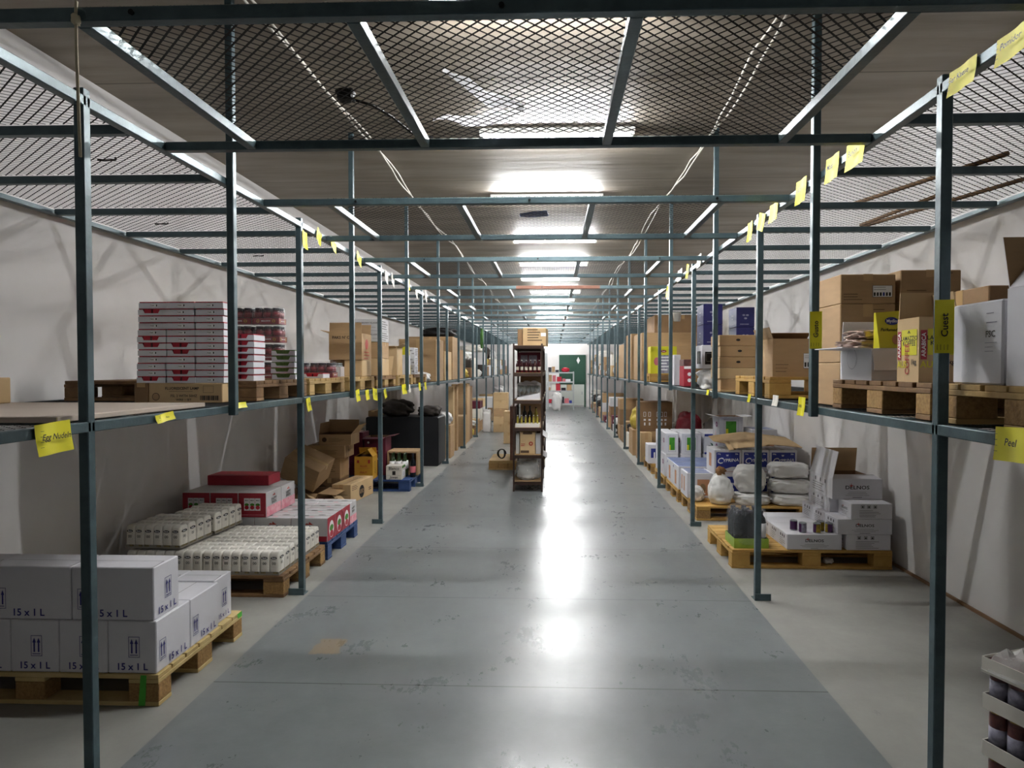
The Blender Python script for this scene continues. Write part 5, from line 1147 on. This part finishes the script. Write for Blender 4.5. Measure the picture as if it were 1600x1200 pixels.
TG = [('large yellow tag reading Egg Nudeln on the left shelf beam, nearest the camera', 82, 684, -1, .155, .105, .05, 'Egg Nudeln'),
 ('yellow tag on the left shelf beam below the beige board end', 256, 652, -1, .13, .035, .1, 'Penne'),
 ('torn yellow tag on the left shelf beam just past the first hanging post', 374, 633, -1, .13, .03, 0, 'x'),
 ('upright yellow tag hanging under the left beam beside the second floor post', 481, 632, -1, .07, .09, .1, 'SOSI'),
 ('yellow tag hanging under the left shelf, left of three near the third post', 558, 618, -1, .1, .1, .1, 'Wok'),
 ('yellow tag hanging under the left shelf, middle of three near the third post', 573, 617, -1, .10, .09, .05, 'Ton'),
 ('yellow tag hanging under the left shelf, right of three near the third post', 585, 616, -1, .14, .11, -.1, 'Teri'),
 ('small yellow tag hanging just behind the third left floor post', 601, 615, -1, .08, .09, .2, 'B'),
 ('wide yellow tag under the left shelf above the black cabinet', 631, 608, -1, .22, .11, 0, 'Reis'),
 ('pale yellow tag overlapping the wide one above the black cabinet', 639, 607, -1, .08, .09, .1, 'x'),
 ('small yellow tag left of the fourth left floor post', 655, 604, -1, .1, .1, 0, 'x'),
 ('small yellow tag right of the fourth left floor post', 664, 603, -1, .1, .1, 0, 'x'),
 ('large yellow tag reading Pee cut off by the right edge of the right shelf', 1588, 695, 1, .16, .10, -.05, 'Peel'),
 ('yellow tag hanging below the right shelf beam beside the hanging post', 1254, 635, 1, .09, .10, 0, 'Tuna'),
 ('yellow tag hanging below the right beam under the pale pallet', 1213, 626, 1, .09, .065, 0, 'x'),
 ('small yellow tag hanging beside the second right floor post', 1172, 622, 1, .055, .055, 0, 'x'),
 ('tiny yellow tag on the right shelf beam below the handle-hole boxes', 1107, 613, 1, .07, .045, 0, 'x'),
 ('grey-yellow tag hanging from the left top beam right behind the second floor post', 475, 375, -1, .08, .12, -.1, 'x'),
 ('yellow tag on the left top beam, second beyond the second floor post', 497, 370, -1, .09, .11, -.5, 'x'),
 ('yellow tag on the left top beam, third beyond the second floor post', 520, 383, -1, .12, .09, -.4, 'x'),
 ('yellow tag on the left top beam just behind the second hanging post', 560, 405, -1, .13, .10, -.4, 'x'),
 ('pale tag on the left top beam right after the third floor post', 603, 433, -1, .12, .12, -.4, 'x'),
 ('pale tag on the left top beam, second after the third floor post', 613, 438, -1, .12, .12, -.4, 'x'),
 ('bright yellow tag on the left top beam beside the third hanging post', 637, 445, -1, .15, .12, 0, 'x'),
 ('pale tag on the left top beam beyond the bright yellow tag', 650, 456, -1, .12, .14, -.4, 'x'),
 ('pale tag on the left top beam near the fourth floor post', 665, 463, -1, .12, .14, -.4, 'x'),
 ('large yellow tag on the right top beam at the upper right corner', 1588, 66, 1, .15, .085, -.02, 'Pomidor'),
 ('large yellow tag on the right top beam between corner and first post', 1506, 120, 1, .14, .085, .0, 'Ser Kaese'),
 ('yellow tag on the right top beam, first beyond the first floor post', 1338, 240, 1, .17, .12, 0, 'Bulion'),
 ('yellow tag on the right top beam, second beyond the first floor post', 1302, 263, 1, .14, .12, 0, 'Mais'),
 ('yellow tag on the right top beam just past the first hanging post', 1253, 299, 1, .14, .13, 0, 'Salz'),
 ('yellow tag on the right top beam short of the second floor post', 1210, 332, 1, .14, .11, 0, 'x'),
 ('bright yellow tag with grey patch beside the top of the second right post', 1191, 347, 1, .12, .11, .3, 'x'),
 ('yellow tag hanging just behind the top of the second right floor post', 1173, 362, 1, .10, .13, 0, 'x'),
 ('pale tag on the right top beam between the second hanger and third post', 1093, 408, 1, .15, .12, 0, 'x'),
 ('pale tag on the right top beam short of the third floor post', 1063, 430, 1, .22, .12, 0, 'x'),
 ('yellow tag on the right top beam just behind the third floor post', 1075, 424, 1, .1, .14, .2, 'x'),
 ('bright yellow crumpled tag on the right top beam by the third hanging post', 1044, 458, 1, .16, .13, .4, 'x')]
for a in TG: tag(*a, m='yellow' if 'pale' not in a[0] else 'paper_bag')
def post_tag(label, x, y, z0, z1, wpx, txt, yf):
    t = thing('paper_tag', label, 'tag', (x, yf, z0), 0, 'yellow paper tags on the racking'); h = z1-z0
    g = MB('yellow'); g.add([(-wpx/2, 0, 0), (wpx/2, -.002, 0), (wpx/2, -.001, h), (-wpx/2, 0, h*.99)], [(0, 1, 2, 3)]); g.obj('paper', t)
    q = MB('ink'); v2, f2 = text2d(txt); s = .034; q.add([(-y_*s, -.005, h*.52+x_*s) for x_, y_ in v2], f2, 'ink'); q.frm = 0
    for k in range(4): q.add([(-wpx*.4+k*.012, -.005, h*.06), (-wpx*.4+k*.012+.0015, -.005, h*.06), (-wpx*.4+k*.012+.0015, -.005, h*.16), (-wpx*.4+k*.012, -.005, h*.16)], [(0, 1, 2, 3)])
    q.obj('handwriting', t)
a0, a1 = at(1447, 552, P0), at(1447, 469, P0)
post_tag('tall yellow tag wrapped round the first right floor post', XPR-.004, 0, a0.z, a1.z, .066, 'Cuest', P0-T/2-.003)
a0, a1 = at(1271, 545, 3.395), at(1271, 487, 3.395)
post_tag('tall yellow tag wrapped round the first right hanging post', XPR-T, 0, a0.z, a1.z, .060, 'Gusto', 3.395-T/2-.003)
# ================================================================ overhead odds and ends
def wire(name, label, cat, pts, r, m, n=6):
    o = MB(m).tube(pts, r, n, m).obj(name); return tagit(o, label, cat)
rd = random.Random(6)
for side, x, nm in ((-1, -1.56, 'left'), (1, 1.24, 'right')):
    for k in range(2):
        pts = []; y = .5
        while y < 25: pts.append((x+.02*k+.03*math.sin(y*1.3+k)+rd.uniform(-.008, .008), y, ZC-.012-(.02 if k else 0)-abs(.05*math.sin(y*1.5+k*1.2)))); y += .3
        wire('ceiling_cable', 'pale cable along the ceiling on the %s of the lights, the %s of two' % (nm, ('inner', 'outer')[(k+(side < 0)) % 2]), 'cable', pts, .008, 'cable')
wire('black_pipe', 'thin black pipe crossing the ceiling above the second cross beam', 'pipe', [(-.2, 3.42, ZC-.14), (.9, 3.43, ZC-.14), (1.9, 3.44, ZC-.14), (2.6, 3.44, ZC-.14)], .012, 'cable_black')
p_ = at(540, 160, 2.45)
o = MB('cable_black').blob(0, 0, .02, .03, .03, .02, 'cable_black', amp=.2, seed=3).obj('junction_knot'); o.location = (p_.x, 2.45, ZT+T/2+.007); tagit(o, 'black knot of wires lying on the nearest mesh panel', 'wires')
wire('black_wire', 'black wire trailing from the knot across the nearest mesh panel', 'wire', [(p_.x, 2.45, ZT+.04), (p_.x+.08, 2.52, ZT+.035), (p_.x+.13, 2.62, ZT+.03), (p_.x+.17, 2.8, ZT+.03), (p_.x+.25, 2.86, ZT+.03)], .005, 'cable_black')
# plastic sheet on the first mesh panel
sh = MB('sheet'); rd = random.Random(8)
def strip(mb, pts, ws, m='sheet'):
    vs = []; n = 7
    for (x, y), w in zip(pts, ws):
        for k in range(n): vs.append((x+rd.uniform(-.006, .006), y+(k/(n-1)-.5)*w, ZT+T/2+.010+rd.uniform(0, .022)))
    mb.add(vs, [(i*n+k, (i+1)*n+k, (i+1)*n+k+1, i*n+k+1) for i in range(len(pts)-1) for k in range(n-1)], m, True)
def mp(px, py): q = atz(px, py, ZT+.03); return (q.x, q.y)
strip(sh, [mp(694, 116), mp(715, 127), mp(738, 143), mp(762, 158), mp(790, 165), mp(818, 172)], [.02, .10, .16, .13, .13, .06])
strip(sh, [mp(678, 190), mp(700, 184), mp(725, 194), mp(760, 192), mp(795, 182), mp(820, 174)], [.02, .05, .10, .13, .12, .06])
tagit(sh.obj('plastic_sheet'), 'crumpled shiny white plastic sheet lying on the nearest mesh panel', 'plastic sheet')
st = MB('blue_lid'); strip(st, [mp(812, 340), mp(830, 338), mp(856, 336)], [.05, .14, .1], 'blue_lid'); tagit(st.obj('plastic_scrap'), 'blue plastic scrap lying on the second mesh panel', 'scrap')
a = at(118, 40, 1.77)
wire('rope', 'thin beige rope tied round the nearest cross beam, hanging past the first left post', 'rope', [(a.x, 1.775, ZT+.03), (a.x, 1.772, ZT), (a.x, 1.772, ZT-.1), (a.x+.002, 1.775, ZT-.3), (a.x+.004, 1.775, ZT-.39)], .004, 'rope')
o = MB('rope').blob(0, 0, 0, .008, .012, .014, 'rope', amp=.1, seed=5).obj('rope_knot', bpy.data.objects['rope']); o.location = (a.x, 1.772, ZT-.02)
for i, (px, py) in enumerate(((152, 250), (242, 350), (395, 400), (375, 225))):
    q = atz(px, py, ZT+.03); wire('debris', 'small dark curl of debris on the left mesh roof, %s from the camera' % NTH[i], 'debris', [(q.x, q.y, ZT+.03), (q.x+.04, q.y+.02, ZT+.035), (q.x+.09, q.y, ZT+.03), (q.x+.11, q.y-.03, ZT+.03)], .005, 'dark_cloth')
for i, (px0, py0, px1, py1) in enumerate(((1575, 240, 1330, 320), (1600, 280, 1345, 355), (1480, 300, 1345, 352))):
    q = atz(px0, py0, ZT+.035); r = atz(px1, py1, ZT+.035); wire('wooden_stick', 'brown wooden stick lying on the right mesh roof, %s from the camera' % NTH[i], 'stick', [(min(q.x, 2.55), q.y, ZT+.036), (min(r.x, 2.55), r.y, ZT+.036)], .012, 'wood_brown')
heap('green_rag', 'green rag dangling from the left top beam far down the aisle', 'rag', -1.66, 15.2, 2.0, .03, .12, .22, 'rag_green', 81, amp=.2)
for i, (px, py, rr) in enumerate(((645, 852, .06), (592, 921, .03), (690, 845, .03))): pass

heap('crumpled_paper', 'small crumpled white paper lying under the DELNOS pallet', 'paper', 2.13, 5.16, .021, .035, .03, .02, 'plastic_white', 91)
heap('crumpled_paper', 'crumpled beige wrapping paper on the left shelf before the short tray stack', 'paper', -1.86, 3.62+.16, ZL, .055, .045, .022, 'offwhite', 92) if 0 else None
for i, (x, y, s) in enumerate(((-1.3, 4.9, .05), (-.95, 4.55, .03), (.55, 4.1, .02))): pass
